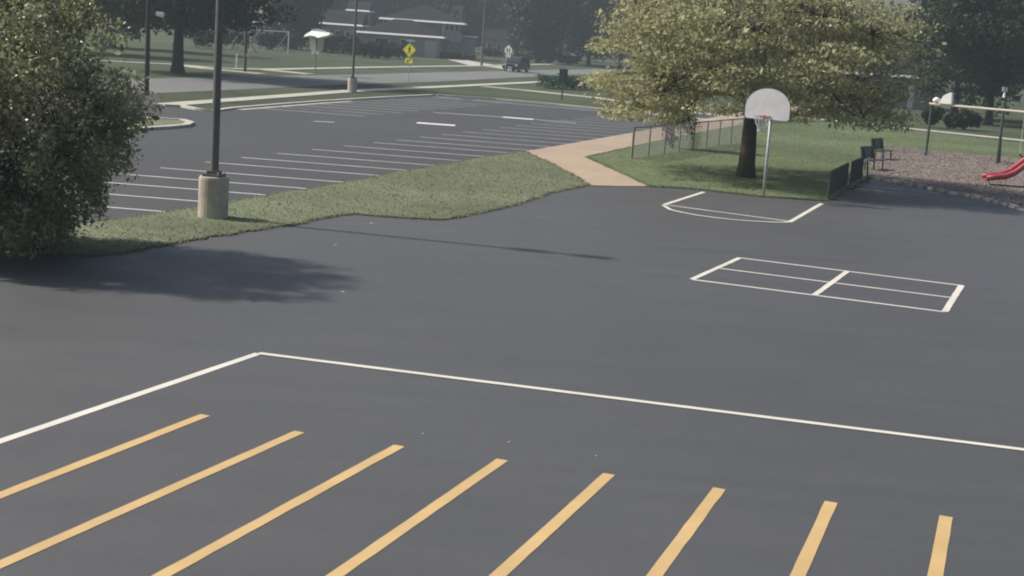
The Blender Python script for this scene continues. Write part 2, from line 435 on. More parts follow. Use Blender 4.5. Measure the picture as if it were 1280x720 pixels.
# ------------------------------------------------------------------ painted markings (parts of the pavements)
def paint(name, a, b, wd, material, parent, z=0.004, label=None):
    o = sheet(name, rough_edge(strip(a, b, wd), 0.25, 0.0018), z, material, parent=parent)
    if label: o['label'] = label
    return o
yellow = [((-60,647),(262,520)),((-60,738),(380,541)),((100,769),(505,558.5)),((335,770),(634,576)),((556,770),(768,594)),((770,770),(906,612)),((964,770),(1046,629)),((1150,770),(1190,647))]
for a, b in yellow:
    A, B = at(*a), at(*b); d = (B-A).normalized(); n = Vector((-d.y, d.x, 0))
    A += n*(0.055 if a[0] < 0 else -0.06); B += n*0.055
    paint('yellow_line', A, B, 0.125, YELLOW_PAINT, court)
corner = at(323, 442)
paint('white_line', at(-200,620), corner, 0.115, WHITE_PAINT, court)
paint('white_line', corner, at(1700,615.5), 0.115, WHITE_PAINT, court, z=0.008)
# small rectangular court
q = [at(925,322.5), at(1202,357), at(1181,390), at(865,349.5)]
lp = lambda a, b, t: a.lerp(b, t)
for a, b, wd, z in [(q[0],q[1],0.10,0.004),(q[3],q[2],0.10,0.004),(lp(q[3],q[0],0.5),lp(q[2],q[1],0.5),0.09,0.004),
                    (q[3],q[0],0.11,0.008),(lp(q[3],q[2],0.5),lp(q[0],q[1],0.5),0.11,0.008),(q[2],q[1],0.12,0.008)]:
    paint('court_line', a, b, wd, WHITE_PAINT, court, z)
# basketball key
k0, k1, k2, k3 = at(880,240), at(830,256), at(988,277), at(1027,254.5)
paint('key_line', k0, k1, 0.13, WHITE_PAINT, court); paint('key_line', k2, k3, 0.13, WHITE_PAINT, court)
paint('key_line', k1, k2, 0.11, WHITE_PAINT, court, 0.008)
arc = AT((829,257),(838,262.5),(853,266),(872,269.5),(895,272.6),(920,275.3),(945,277),(965,278),(980,278.3),(990,277.6))
sheet('key_arc', ribbon(arc, 0.12), 0.012, WHITE_PAINT, parent=court)

# lot stalls: near row along the verge, far row along the far kerb
stall_dir = Vector((-1, 0.075, 0)).normalized()
starts = [(215,265.2),(280,254),(340,244.2),(391,236.2),(437,228.2),(480,219.7),(515,213.2),(550,207.2)]
P = [at(*s) for s in starts]
step = (P[-1] - P[2]) / 5.0
e2 = at(655,190); e3 = at(830,158.8)
d2 = (e2 - P[-1]); n2_ = int(d2.length/2.45)
for i in range(1, n2_+1): P.append(P[7] + d2.normalized()*2.45*i)
d3 = (e3 - e2).normalized()
for i in range(0, 13): P.append(e2 + d3*(1.2 + 2.45*i))
for p in P:
    paint('stall_line', p, p + stall_dir*5.3, 0.10, LOT_PAINT, lot, 0.0)
f0, f1 = at(300,135.2), at(536,120.4)
dF = (f1 - f0).normalized()
for i in range(12):
    p = f0 + dF*(1.0 + 2.45*i) - stall_dir*0.3
    paint('stall_line', p, p - stall_dir*5.2, 0.11, LOT_PAINT, lot, 0.0)
paint('stop_bar', at(521,153.3), at(569,156.8), 0.95, LOT_PAINT, lot, 0.0)
paint('stop_bar', at(628,146.2), at(667,149.2), 0.95, LOT_PAINT, lot, 0.0)
paint('stall_line', at(542,140.5), at(627,146.1), 0.2, LOT_PAINT, lot, 0.0)
paint('stall_line', at(669,149.4), at(720,153.5), 0.2, LOT_PAINT, lot, 0.0)
paint('aisle_line', at(392,151.6), at(418,152.6), 0.2, LOT_PAINT, lot, 0.0)
g0 = at(545,121); g1 = at(825,145.2)
paint('edge_line', g0, g1, 0.2, LOT_PAINT, lot, 0.0)

# ================================================================== OBJECTS
def lamp_post(name, label, base, ped_h, ped_r, H, rz, group=None, heads=True):
    t = thing(name, label, 'lamp post', base, rz, group)
    m = MB(); n = 28
    prof = [(ped_r*1.0, -0.1), (ped_r*1.0, ped_h*0.93), (ped_r*0.975, ped_h*0.985), (ped_r*0.93, ped_h)]
    vs, fs = [], []
    for r, z in prof:
        for k in range(n):
            a = 2*math.pi*k/n; vs.append((r*math.cos(a), r*math.sin(a), z))
    for i in range(len(prof)-1):
        for k in range(n): fs.append((i*n+k, i*n+(k+1) % n, (i+1)*n+(k+1) % n, (i+1)*n+k))
    fs.append(tuple((len(prof)-1)*n + k for k in range(n)))
    m.add(vs, fs); m.build('pedestal', PEDESTAL, t)
    MB().box(-0.19,0.19,-0.19,0.19,ped_h+0.002,ped_h+0.05).build('base_plate', POLE_BROWN, t)
    c = MB().box(-0.12,0.12,-0.12,0.12,ped_h+0.052,ped_h+0.12); c.build('base_cover', POLE_BROWN, t)
    for sx in (-1,1):
        for sy in (-1,1):
            MB().tube([(sx*0.155,sy*0.155,ped_h+0.05),(sx*0.155,sy*0.155,ped_h+0.10)], 0.018, 6).build('anchor_bolt', GALV, t)
    MB().tube([(0,0,ped_h+0.06),(0,0,H)], [0.09,0.07], 12).build('pole', POLE_BROWN, t, smooth=False)
    if heads:
        for s in (-1,1):
            MB().box(min(s*0.06,s*0.35),max(s*0.06,s*0.35),-0.035,0.035,H-0.22,H-0.14).build('arm', POLE_BROWN, t)
            hd = MB().box(min(s*0.35,s*0.95),max(s*0.35,s*0.95),-0.2,0.2,H-0.28,H-0.08).build('lamp_head', POLE_BROWN, t)
            MB().box(min(s*0.40,s*0.90),max(s*0.40,s*0.90),-0.15,0.15,H-0.295,H-0.282).build('lens', GLASS, hd)
    return t
lamp_post('lamp_post', 'bronze lamp pole on a thick round concrete pedestal in the grass verge', at(266,273), 0.90, 0.315, 7.0, SHADOW_AZ)
lamp_post('lamp_post', 'dark lamp pole on a concrete pedestal beyond the parking lot, left of yellow sign', at(440,115), 0.85, 0.29, 7.5, 0.3)

# dark pole behind the bush
t = thing('utility_pole', 'dark pole rising behind the leafy bush at the left', 'pole', at(183,119))
MB().tube([(0,0,-0.2),(0,0,9.0)], [0.13,0.10], 10).build('shaft', BARK_DARK, t)
MB().tube([(0.1,-0.02,4.0),(0.55,-0.05,4.05)], 0.03, 6).build('bracket', POLE_BROWN, t)
MB().tube([(0.40,-0.05,4.07),(0.75,-0.05,4.02)], [0.10,0.14], 8).build('lamp_head', WHITE_PLASTIC, t)

t = thing('utility_pole', 'thin wooden pole with small white box, beside white marker post', 'pole', at(306,90))
MB().tube([(0,0,-0.2),(0,0,9.5)], [0.12,0.09], 10).build('shaft', WOOD_POLE, t)
MB().box(0.08,0.32,-0.2,-0.1,1.15,1.42).build('meter_box', WHITE_PLASTIC, t)
t = thing('marker_post', 'thin white marker post on the lawn across the road', 'post', at(295.5,85))
MB().tube([(0,0,-0.1),(0,0,1.1)], 0.05, 8).build('shaft', WHITE_PLASTIC, t)
MB().tube([(0,0,1.1),(0,0,1.16)], [0.06,0.03], 8).build('cap', GALV, t)

t = thing('utility_pole', 'tall wooden utility pole right of the split-level house', 'pole', at(602,82))
MB().tube([(0,0,-0.3),(0,0,10.5)], [0.17,0.12], 10).build('shaft', WOOD_POLE, t)
MB().box(-1.1,1.1,-0.06,0.06,9.3,9.42).build('crossarm', WOOD_POLE, t)
pole_c = at(602,82)
def wire(label, a, b, sag):
    pts = [Vector(a).lerp(Vector(b), i/24) - Vector((0,0,sag*4*(i/24)*(1-i/24))) for i in range(25)]
    o = MB().tube(pts, 0.03, 5).build('overhead_wire', RUBBER, None); tag(o, label, 'wire')
wire('overhead wire crossing from the wooden pole towards the left trees', pole_c + Vector((-1,0,9.45)), Vector((-48,150,8.6)), 0.8)
wire('lower overhead wire from the wooden pole over the grey roofs', pole_c + Vector((0,-0.1,8.0)), Vector((-50,190,7.2)), 0.6)

# ---------------- basketball hoop
hoop_p = at(954,245.5)
ft = (k1 + k2)/2; fd = (ft - hoop_p); rz = math.atan2(fd.y, fd.x) + math.pi/2    # local -Y faces the free-throw line
t = thing('basketball_hoop', 'basketball hoop with white fan backboard on a steel pole at court edge', 'basketball hoop', hoop_p, rz - math.radians(7))
MB().tube([(0,0,-0.2),(0,0,2.95)], 0.045, 12).build('pole', GALV, t, smooth=True)
m = MB(); m.tube([(0,0,2.85),(0,-0.42,2.68)], 0.035, 8); m.tube([(0,0,2.3),(0,-0.42,2.62)], 0.028, 8)
m.build('support_arm', GALV, t)
zb = 2.32                       # bottom of the board
def fan(sx, sz, ox=0, oz=0):
    pts = [(-0.60*sx, 0.0), (0.60*sx, 0.0), (0.665*sx, 0.03*sz), (0.685*sx, 0.08*sz), (0.685*sx, 0.36*sz)]
    for i in range(1, 16):
        a = math.pi * i / 16
        pts.append((0.685*sx*math.cos(a), (0.36 + 0.56*math.sin(a))*sz))
    pts += [(-0.685*sx, 0.36*sz), (-0.685*sx, 0.08*sz), (-0.665*sx, 0.03*sz)]
    return [(x+ox, z+oz+zb) for x, z in pts]
bb = MB().prism(fan(1,1), 'y', -0.46, -0.425).build('backboard', BOARD, t)
m = MB(); out, inn = fan(1.035,1.035,0,-0.016), fan(1.001,1.001)
n = len(out)
for i in range(n):
    j = (i+1) % n
    m.add([(out[i][0],-0.465,out[i][1]),(out[j][0],-0.465,out[j][1]),(inn[j][0],-0.465,inn[j][1]),(inn[i][0],-0.465,inn[i][1]),
           (out[i][0],-0.42,out[i][1]),(out[j][0],-0.42,out[j][1]),(inn[j][0],-0.42,inn[j][1]),(inn[i][0],-0.42,inn[i][1])],
          [(0,1,2,3),(7,6,5,4),(0,4,5,1),(3,2,6,7)])
m.build('halo_outline', BOARD_HALO, bb)  # added dark outline imitating an image sharpening halo, no real board part
zr = zb + 0.10
m = MB(); m.tube([(0.225*math.cos(2*math.pi*i/24), -0.46-0.15-0.225+0.225*math.sin(2*math.pi*i/24), zr) for i in range(25)], 0.012, 6, caps=False)
m.box(-0.09,0.09,-0.62,-0.465,zr-0.012,zr+0.012); m.box(-0.1,0.1,-0.48,-0.464,zr-0.1,zr+0.02)
m.build('rim', RIM, t)
m = MB()
for k in range(12):
    for s in (1,-1):
        pts = []
        for j in range(6):
            u = j/5; rr = 0.225*(1-u) + 0.115*u + 0.02*math.sin(u*6); a = 2*math.pi*k/12 + s*u*0.75
            pts.append((rr*math.cos(a), -0.835 + rr*math.sin(a), zr - 0.46*u))
        m.tube(pts, 0.009, 4, caps=False)
m.build('net', NET, t)

# ---------------- chain-link fence
fa, fb = at(789.5,199), at(927,179.5)
fl = (fb-fa).length; ang = math.atan2((fb-fa).y, (fb-fa).x)
t = thing('chain_link_fence', 'low chain-link fence running along the concrete path', 'fence', fa, ang)
FH = 1.17
npost = 8
for i in range(npost+1):
    x = fl*i/npost
    r = 0.045 if i in (0, npost) else 0.032
    MB().tube([(x,0,-0.1),(x,0,FH+0.03)], r, 8).build('post', FENCE, t)
MB().tube([(0,0,FH),(fl,0,FH)], 0.024, 8).build('top_rail', FENCE, t)
m = MB(); sp = 0.075; wr = 0.0035; kmax = int((fl+FH)/sp)
for s in (0, 1):
    for k in range(kmax+1):
        x0 = k*sp - FH
        a = [x0, 0.03]; b = [x0+FH, FH]
        if a[0] < 0: a = [0, 0.03 - a[0]]
        if b[0] > fl: b = [fl, FH - (b[0]-fl)]
        if b[1] <= a[1] + 0.01: continue
        if s: a[0], b[0] = fl-a[0], fl-b[0]
        m.tube([(a[0],0.004*(2*s-1),a[1]),(b[0],0.004*(2*s-1),b[1])], wr, 3, caps=False)
m.build('chain_link_mesh', FENCE, t)

# ---------------- racks at the court edge
def rack(label, a, b, h):
    L = (b-a).length
    t = thing('bike_rack', label, 'rack', a, math.atan2((b-a).y, (b-a).x), 'dark barred racks at the court edge')
    m = MB(); m.tube([(0,0,0),(0,0,h)], 0.03, 8); m.build('upright', RACK, t)
    m = MB(); m.tube([(L,0,0),(L,0,h)], 0.03, 8); m.build('upright', RACK, t)
    MB().tube([(0,0,h),(L,0,h)], 0.03, 8).build('top_rail', RACK, t)
    MB().tube([(0,0,0.10),(L,0,0.10)], 0.025, 8).build('bottom_rail', RACK, t)
    m = MB(); k = int(L/0.13)
    for i in range(1, k): m.tube([(L*i/k,0,0.1),(L*i/k,0,h)], 0.014, 5, caps=False)
    m.build('bars', RACK, t)
    for x in (0.05, L-0.05):
        MB().box(x-0.03,x+0.03,-0.3,0.3,0.002,0.05).build('foot', RACK, t)
rack('nearer dark barred rack at the court edge, right of the hoop', at(1035,250), at(1057,236), 0.86)
rack('farther, shorter dark barred rack between the first rack and the benches', at(1062,234), at(1076,226.5), 0.86)
t = thing('stake', 'slanted dark post with pale top beside the racks and mulch', 'post', at(1085,226))
MB().tube([(0,0,-0.1),(-0.10,0.0,0.74)], 0.03, 8).build('shaft', RACK, t)
MB().tube([(-0.28,0,0.62),(0.0,0,0.80)], [0.07,0.05], 8).build('pale_head', WHITE_PLASTIC, t)

# ---------------- benches
def bench(label, p, rz):
    t = thing('bench', label, 'bench', p, rz, 'green benches beside the mulch')
    L = 1.25
    m = MB()                    # local +X is where the sitter looks
    m.prism([(-0.02,0.42),(0.42,0.44),(0.44,0.41),(0.42,0.405),(-0.02,0.385)], 'y', -L/2, L/2); m.build('seat', BENCH, t)
    m = MB(); m.prism([(-0.06,0.45),(-0.16,0.92),(-0.20,0.92),(-0.10,0.44)], 'y', -L/2, L/2); m.build('backrest', BENCH, t)
    for y in (-L/2+0.2, L/2-0.2):
        m = MB(); m.tube([(0.38,y,-0.05),(0.36,y,0.41)], 0.03, 8); m.tube([(0.0,y,-0.05),(0.0,y,0.40)], 0.03, 8)
        m.tube([(-0.0,y,0.40),(-0.15,y,0.88)], 0.025, 8); m.tube([(-0.0,y,0.39),(0.36,y,0.40)], 0.025, 8)
        m.build('leg', RACK, t)
bench('nearer green metal bench beside the mulch bed', at(1086,212.5), math.radians(-36))
bench('farther green metal bench beside the mulch bed, partly behind the other', at(1098,199.5), math.radians(-36))

# ---------------- swing set
s0, s1 = at(1157,195.5), at(1246,205.5)
sv = s1 - s0; L1 = sv.length; L2 = L1*2
t = thing('swing_set', 'swing frame with dark green posts and pale top beam over the mulch', 'swing set', s0, math.atan2(sv.y, sv.x))
SH = 2.38
for x in (0, L1, L2):
    m = MB(); m.tube([(x,0,-0.1),(x,0,SH)], 0.065, 10); m.build('post', SWING_POST, t)
m = MB(); m.tube([(L1-0.22,0.9,-0.1),(L1-0.02,0.02,SH*0.80)], 0.045, 10); m.build('brace', SWING_POST, t)
MB().tube([(-0.12,0,SH+0.06),(L2+0.12,0,SH+0.06)], 0.055, 10).build('top_beam', SWING_BEAM, t)
for x in (L1*1.35, L1*1.65):
    m = MB(); m.tube([(x-0.22,0,SH),(x-0.22,0,0.55)], 0.012, 5); m.tube([(x+0.22,0,SH),(x+0.22,0,0.55)], 0.012, 5)
    m.build('chain', GALV, t)
    m = MB(); m.tube([(x-0.22,0,0.56),(x-0.1,0,0.47),(x+0.1,0,0.47),(x+0.22,0,0.56)], 0.045, 8); m.build('seat', RUBBER, t)
# white object caught on the beam end
ta = t
a = math.atan2(sv.y, sv.x)
t = thing('white_panel', 'white panel and bundle resting on the left end of swing beam', 'panel', s0 + Vector((0,0,SH+0.118)), a)
MB().prism([(0.36,0.0),(0.98,0.0),(0.94,0.50),(0.84,0.52),(0.55,0.36)], 'y', -0.12, 0.12).build('panel', WHITE_PLASTIC, t)
m = MB()
m.tube([(0.06,0,0.10),(0.18,0,0.14),(0.33,0,0.13)], [0.08,0.13,0.11], 10); m.build('bundle', WHITE_PLASTIC, t, smooth=True)

# ---------------- slide
p0 = at(1229,231.5); p1 = p0 + Vector((4.2,-0.2,0)); a = math.atan2((p1-p0).y, (p1-p0).x)
t = thing('slide', 'red plastic slide ending in the mulch at the right edge', 'slide', p0, a)
prof = [(0.0,0.24),(0.28,0.27),(0.70,0.33),(1.02,0.48),(1.5,0.92),(2.1,1.48),(2.5,1.78),(2.9,1.84)]
wd = 0.32
m = MB(); vs = []; fs = []
for x, z in prof: vs += [(x,-wd,z),(x,wd,z),(x,-wd,z-0.04),(x,wd,z-0.04)]
for i in range(len(prof)-1):
    o = i*4; fs += [(o,o+1,o+5,o+4),(o+2,o+6,o+7,o+3),(o,o+4,o+6,o+2),(o+1,o+3,o+7,o+5)]
fs += [(0,2,3,1), (len(prof)*4-4, len(prof)*4-3, len(prof)*4-1, len(prof)*4-2)]
m.add(vs, fs).build('chute', RED, t)
for s in (-1,1):
    pts = [(x, s*(wd+0.03), z+0.07+0.05*min(1, i/3)) for i, (x, z) in enumerate(prof)]
    m = MB(); m.tube(pts, [0.08]+[0.10]*(len(prof)-1), 10); m.build('side_wall', RED, t, smooth=True)
for y in (-0.2, 0.2):
    MB().tube([(0.12,y,-0.05),(0.12,y,0.24)], 0.03, 8).build('foot_support', GALV, t)
    MB().tube([(1.55,y,-0.05),(1.55,y,0.9)], 0.03, 8).build('mid_support', GALV, t)
MB().box(2.92,4.1,-0.6,0.6,1.76,1.82).build('deck', BENCH, t)
for x in (3.0,4.02):
    for y in (-0.52,0.52):
        MB().tube([(x,y,-0.1),(x,y,2.7)], 0.05, 8).build('deck_post', BENCH, t)

# ---------------- mulch border blocks
bp = [at(*p) for p in [(1076,217.5),(1090,223.5),(1110,227),(1130,231),(1155,235.5),(1180,240.3),(1207,245.5),(1235,251.3),(1258,257.5),(1282,264.3),(1330,279)]]
seg = []; acc = 0
def along(P, d):
    for i in range(len(P)-1):
        L = (P[i+1]-P[i]).length
        if d <= L: return P[i].lerp(P[i+1], d/L), (P[i+1]-P[i]).normalized()
        d -= L
    return P[-1], (P[-1]-P[-2]).normalized()
tot = sum((bp[i+1]-bp[i]).length for i in range(len(bp)-1))
d = 0.0
blocks = []
for k in range(6):
    m = MB(); 
    hx, hy, hz = 0.26, 0.085, 0.12
    m.box(-hx,hx,-hy,hy,-0.05,hz)
    m.v = [(x+random.uniform(-.03,.03), y+random.uniform(-.02,.02), z+random.uniform(-.02,.02)) for x,y,z in m.v]
    o = m.build('border_block', STONE, mulch)
    blocks.append(o)
first = True; i = 0
while d < tot - 0.3:
    p, dr = along(bp, d+0.28)
    o = blocks[i] if i < 6 else blocks[random.randrange(6)].copy()
    if i >= 6: col.objects.link(o); o.parent = mulch
    o.location = (p.x, p.y, random.uniform(-0.05,0.02)); o.rotation_euler = (random.uniform(-.05,.05), random.uniform(-.04,.04), math.atan2(dr.y, dr.x) + random.uniform(-.08,.08))
    o.scale = (random.uniform(0.75,1.0), 1, 1)
    d += random.uniform(0.54,0.66); i += 1

# ---------------- signs
def ngon_plate(mb, pts, y0, y1): mb.prism(pts, 'y', y0, y1)
# yellow diamond crossing sign
sp_ = at(510,102.5)
t = thing('crossing_sign', 'yellow diamond pedestrian crossing sign with arrow plaque at the road', 'sign', sp_, math.radians(-24))
MB().tube([(0,0,-0.2),(0,0,3.35)], 0.035, 8).build('post', GALV, t)
zc = 2.50
df = MB(); hw = 0.60
df.prism([(0,zc-hw),(hw,zc),(0,zc+hw),(-hw,zc)], 'y', -0.07, -0.05); dia = df.build('sign_face', SIGN_YELLOW, t)
m = MB(); h2 = 0.56; h1 = 0.53
for (a_, b_) in [((0,-1),(1,0)),((1,0),(0,1)),((0,1),(-1,0)),((-1,0),(0,-1))]:
    m.prism([(a_[0]*h2,zc+a_[1]*h2),(b_[0]*h2,zc+b_[1]*h2),(b_[0]*h1,zc+b_[1]*h1),(a_[0]*h1,zc+a_[1]*h1)], 'y', -0.074, -0.0705)
m.build('border', SIGN_BLACK, dia)
m = MB()      # walking figure
cz = zc
m.prism([(0.05*math.cos(2*math.pi*i/10)+0.02, cz+0.27+0.05*math.sin(2*math.pi*i/10)) for i in range(10)], 'y', -0.075, -0.0705)
m.prism([(-0.05,cz-0.03),(0.06,cz-0.03),(0.08,cz+0.20),(-0.04,cz+0.20)], 'y', -0.076, -0.0705)
m.prism([(-0.04,cz-0.02),(0.03,cz-0.02),(-0.10,cz-0.32),(-0.17,cz-0.32)], 'y', -0.0755, -0.0705)
m.prism([(0.0,cz-0.02),(0.06,cz-0.02),(0.16,cz-0.32),(0.09,cz-0.32)], 'y', -0.0745, -0.0705)
m.prism([(-0.04,cz+0.18),(-0.15,cz+0.02),(-0.12,cz-0.01),(-0.01,cz+0.13)], 'y', -0.0735, -0.0705)
m.prism([(0.07,cz+0.18),(0.18,cz+0.04),(0.15,cz+0.01),(0.05,cz+0.12)], 'y', -0.0738, -0.0705)
m.build('pedestrian_symbol', SIGN_BLACK, dia)
pl = MB().box(-0.33,0.33,-0.07,-0.05,1.47,1.80).build('arrow_plaque', SIGN_YELLOW, t)
m = MB(); m.prism([(-0.20,1.52),(-0.02,1.55),(-0.08,1.60),(0.18,1.72),(0.15,1.77),(-0.11,1.65),(-0.16,1.71)], 'y', -0.075, -0.0705); m.build('arrow', SIGN_BLACK, pl)
MB().box(-0.28,0.45,-0.14,0.02,3.14,3.27).build('top_plate', SIGN_BLUE, t)
MB().box(-0.10,0.12,-0.075,0.05,1.84,1.89).build('clamp', GALV, t)

# sign back with pale canopy across the road
t = thing('beacon_sign', 'grey sign seen from behind with pale slanted panel on top', 'sign', at(394,92.5), math.radians(-15))
MB().tube([(0,0,-0.2),(0,0,3.3)], 0.05, 8).build('post', FENCE, t)
m = MB(); rr = [(-0.62,1.95),(-0.50,1.85),(0.42,1.85),(0.55,1.98),(0.58,2.9),(0.5,3.05),(-0.56,3.05),(-0.64,2.92)]
m.prism(rr, 'y', 0.06, 0.10); m.build('sign_back', SIGN_BACK, t)
m = MB(); m.prism([(-0.65,2.90),(-0.25,3.05),(0.30,3.0),(0.5,2.9),(1.3,3.18),(1.32,3.32),(0.2,3.42),(-0.35,3.42),(-0.66,3.1)], 'y', -0.30, 0.30)
m.v = [(x, y*1.0 + (1.6*(z-3.42) if y < 0 else 0), z) for x,y,z in m.v]; m.build('solar_canopy', WHITE_PLASTIC, t)  # white colour stands for sky reflected in the panel; shape slanted to catch sun
MB().prism([(-0.4,3.425),(1.1,3.34),(0.95,3.38),(-0.1,3.60),(-0.35,3.58)], 'y', -0.28, 0.28).build('canopy_lid', SIGN_BACK, t)
for x in (-0.24, 0.14):
    MB().box(x-0.12,x+0.12,-0.1,0.1,1.55,1.83).build('beacon_box', WHITE_PLASTIC, t)

# school pentagon sign
t = thing('school_sign', 'pale pentagon school sign on a thin post near the car', 'sign', at(631,97), math.radians(-28))
MB().tube([(0,0,-0.2),(0,0,2.95)], 0.035, 8).build('post', GALV, t)
X = 0.24
m = MB(); m.prism([(X-0.40,2.42),(X+0.40,2.42),(X+0.40,2.80),(X,3.22),(X-0.40,2.80)], 'y', -0.08, -0.05); face = m.build('sign_face', SIGN_GLARE, t)
m = MB()
for ox, k in ((-0.13,1.0),(0.13,0.82)):
    m.prism([(X+ox-0.06,2.5),(X+ox+0.06,2.5),(X+ox+0.08,2.5+0.30*k),(X+ox-0.08,2.5+0.30*k)], 'y', -0.086, -0.081)
    m.prism([(X+ox+0.06*math.cos(2*math.pi*i/8), 2.5+0.38*k+0.06*math.sin(2*math.pi*i/8)) for i in range(8)], 'y', -0.085, -0.081)
m.build('children_symbol', SIGN_BLACK, face)
MB().box(X-0.28,X+0.28,-0.08,-0.05,1.98,2.36).build('lower_plaque', SIGN_BACK, t)

# dark green sign back by the lot
t = thing('lot_sign', 'dark green sign panel on a post beside the lot, before the hedge', 'sign', at(702,124.5))
MB().tube([(0,0,-0.2),(0,0,2.15)], 0.05, 8).build('post', RACK, t)
MB().box(-0.30,0.30,0.055,0.085,1.15,2.10).build('panel', SIGN_GREEN, t)
MB().box(-0.45,0.45,0.05,0.09,2.13,2.22).build('top_plate', SIGN_BACK, t)

# white lamp-like fixture far right
t = thing('porch_lamp', 'small white fixture hanging against the dark trees at right', 'lamp', onY(1255,122,92)*1.0)
MB().tube([(0,0,0),(0,0,0.35)], [0.10,0.05], 8).build('globe', WHITE_PLASTIC, t)
zz = t.location.z
MB().tube([(0.14,0.05,-zz),(0.14,0.05,0.62)], 0.045, 8).build('post', BARK_DARK, t)
MB().box(-0.16,0.16,-0.06,0.04,0.38,0.66).build('bracket', SIGN_BACK, t)

# ---------------- car on the road
def suv(label, p, rz):
    t = thing('suv', label, 'car', p, rz)          # local +X = front
    W = 0.92
    body = [(-2.3,0.42),(-2.34,0.75),(-2.28,1.02),(-2.2,1.08),(1.25,1.08),(1.9,0.98),(2.22,0.88),(2.32,0.62),(2.28,0.36),(1.9,0.28),(-1.9,0.28)]
    m = MB()
    # slightly tumble-homed: lower body prism
    m.prism(body, 'y', -W, W); m.build('body', CAR_PAINT, t)
    cab = [(-2.18,1.083),(-2.02,1.60),(-1.7,1.68),(0.0,1.70),(0.38,1.62),(1.22,1.083)]
    vs = [(x,-W+0.03 if z < 1.2 else -W+0.17,z) for x,z in cab] + [(x,W-0.03 if z < 1.2 else W-0.17,z) for x,z in cab]
    n = len(cab); fs = [tuple(range(n)), tuple(range(2*n-1,n-1,-1))] + [(i,i+n,(i+1)%n+n,(i+1)%n) for i in range(n)]
    m = MB().add(vs, fs); m.build('cabin', CAR_PAINT, t)
    # windscreen, rear window
    m = MB().add([(0.45,-0.70,1.60),(0.45,0.70,1.60),(1.20,0.82,1.12),(1.20,-0.82,1.12)], [(0,1,2,3)])
    m.v = [(x+0.02, y, z+0.02) for x,y,z in m.v]; m.build('windscreen', GLASS, t)
    for s in (-1,1):
        m = MB()
        def sp(x, z):
            f = (z-1.2)/0.42; yy = (W-0.03)*(1-max(0,min(1,f))) + (W-0.17)*max(0,min(1,f)); return (x, s*(yy+0.012), z)
        m.add([sp(-0.45,1.14),sp(0.95,1.14),sp(0.35,1.58),sp(-0.45,1.60)], [(0,1,2,3)])
        m.build('side_window', GLASS, t)
        m = MB().add([sp(-2.0,1.14),sp(-0.55,1.14),sp(-0.55,1.60),sp(-1.85,1.56)], [(0,1,2,3)]); m.build('side_window', GLASS, t)
        MB().box(0.85,1.0,min(s*0.93,s*1.08),max(s*0.93,s*1.08),1.08,1.22).build('mirror', CAR_PAINT, t)
        hl = MB().box(2.16,2.30,min(s*0.58,s*0.87),max(s*0.58,s*0.87),0.70,0.86).build('headlight', LAMP_GLASS, t)
        for x in (-1.42,1.42):
            wv = MB().tube([(x,s*(W-0.2),0.35),(x,s*(W+0.02),0.35)], 0.35, 18).build('wheel', TYRE, t)
            MB().tube([(x,s*(W+0.021),0.35),(x,s*(W+0.03),0.35)], 0.21, 12).build('rim', ALLOY, wv)
    MB().box(2.285,2.335,-0.52,0.52,0.62,0.80).build('grille', SIGN_BLACK, t)
    MB().box(2.30,2.345,-0.26,0.26,0.42,0.54).build('number_plate', WHITE_PLASTIC, t)
    MB().box(-1.75,0.0,-0.62,-0.56,1.70,1.74).build('roof_rail', ALLOY, t); MB().box(-1.75,0.0,0.56,0.62,1.70,1.74).build('roof_rail', ALLOY, t)
    return t
suv('dark SUV driving towards the left on the far road', at(645,89.5), math.radians(252))

# ---------------- soccer goal
g0_, g1_ = at(312.5,65), at(345.5,62.5)
gv = g1_-g0_
g1_ = g0_ + Vector((gv.x+3.6, 8.0, 0)); gv = g1_-g0_
t = thing('soccer_goal', 'white soccer goal frame on the lawn across the road', 'goal', g0_, math.atan2(gv.y, gv.x))
GL = gv.length; GH = 2.6
m = MB(); m.tube([(0,0,0),(0,0,GH)], 0.05, 8); m.build('post', TRIM, t)
m = MB(); m.tube([(GL,0,0),(GL,0,GH)], 0.06, 8); m.build('post', TRIM, t)
MB().tube([(-0.05,0,GH),(GL+0.05,0,GH)], 0.06, 8).build('crossbar', TRIM, t)
for x in (0, GL):
    m = MB(); m.tube([(x,0,GH),(x+0.1,2.0,0.05)], 0.05, 8); m.build('stay', FENCE, t)
MB().tube([(0.1,2.0,0.05),(GL+0.1,2.0,0.05)], 0.05, 8).build('ground_bar', SIGN_BACK, t)
# A-frame play structure left of it
p = at(262,62)
t = thing('play_frame', 'grey tubular frame with sloping legs left of the goal', 'play frame', p, 0)
s_ = p.y/1800
m = MB(); m.tube([(-3.2,0,2.55),(4.0,0,2.6)], 0.06, 8); m.build('top_bar', FENCE, t)
for x in (-3.0, 3.8):
    for dx in (-1.6,1.6):
        m = MB(); m.tube([(x,0,2.55),(x+dx,0.5*dx,0)], 0.055, 8); m.build('leg', FENCE, t)

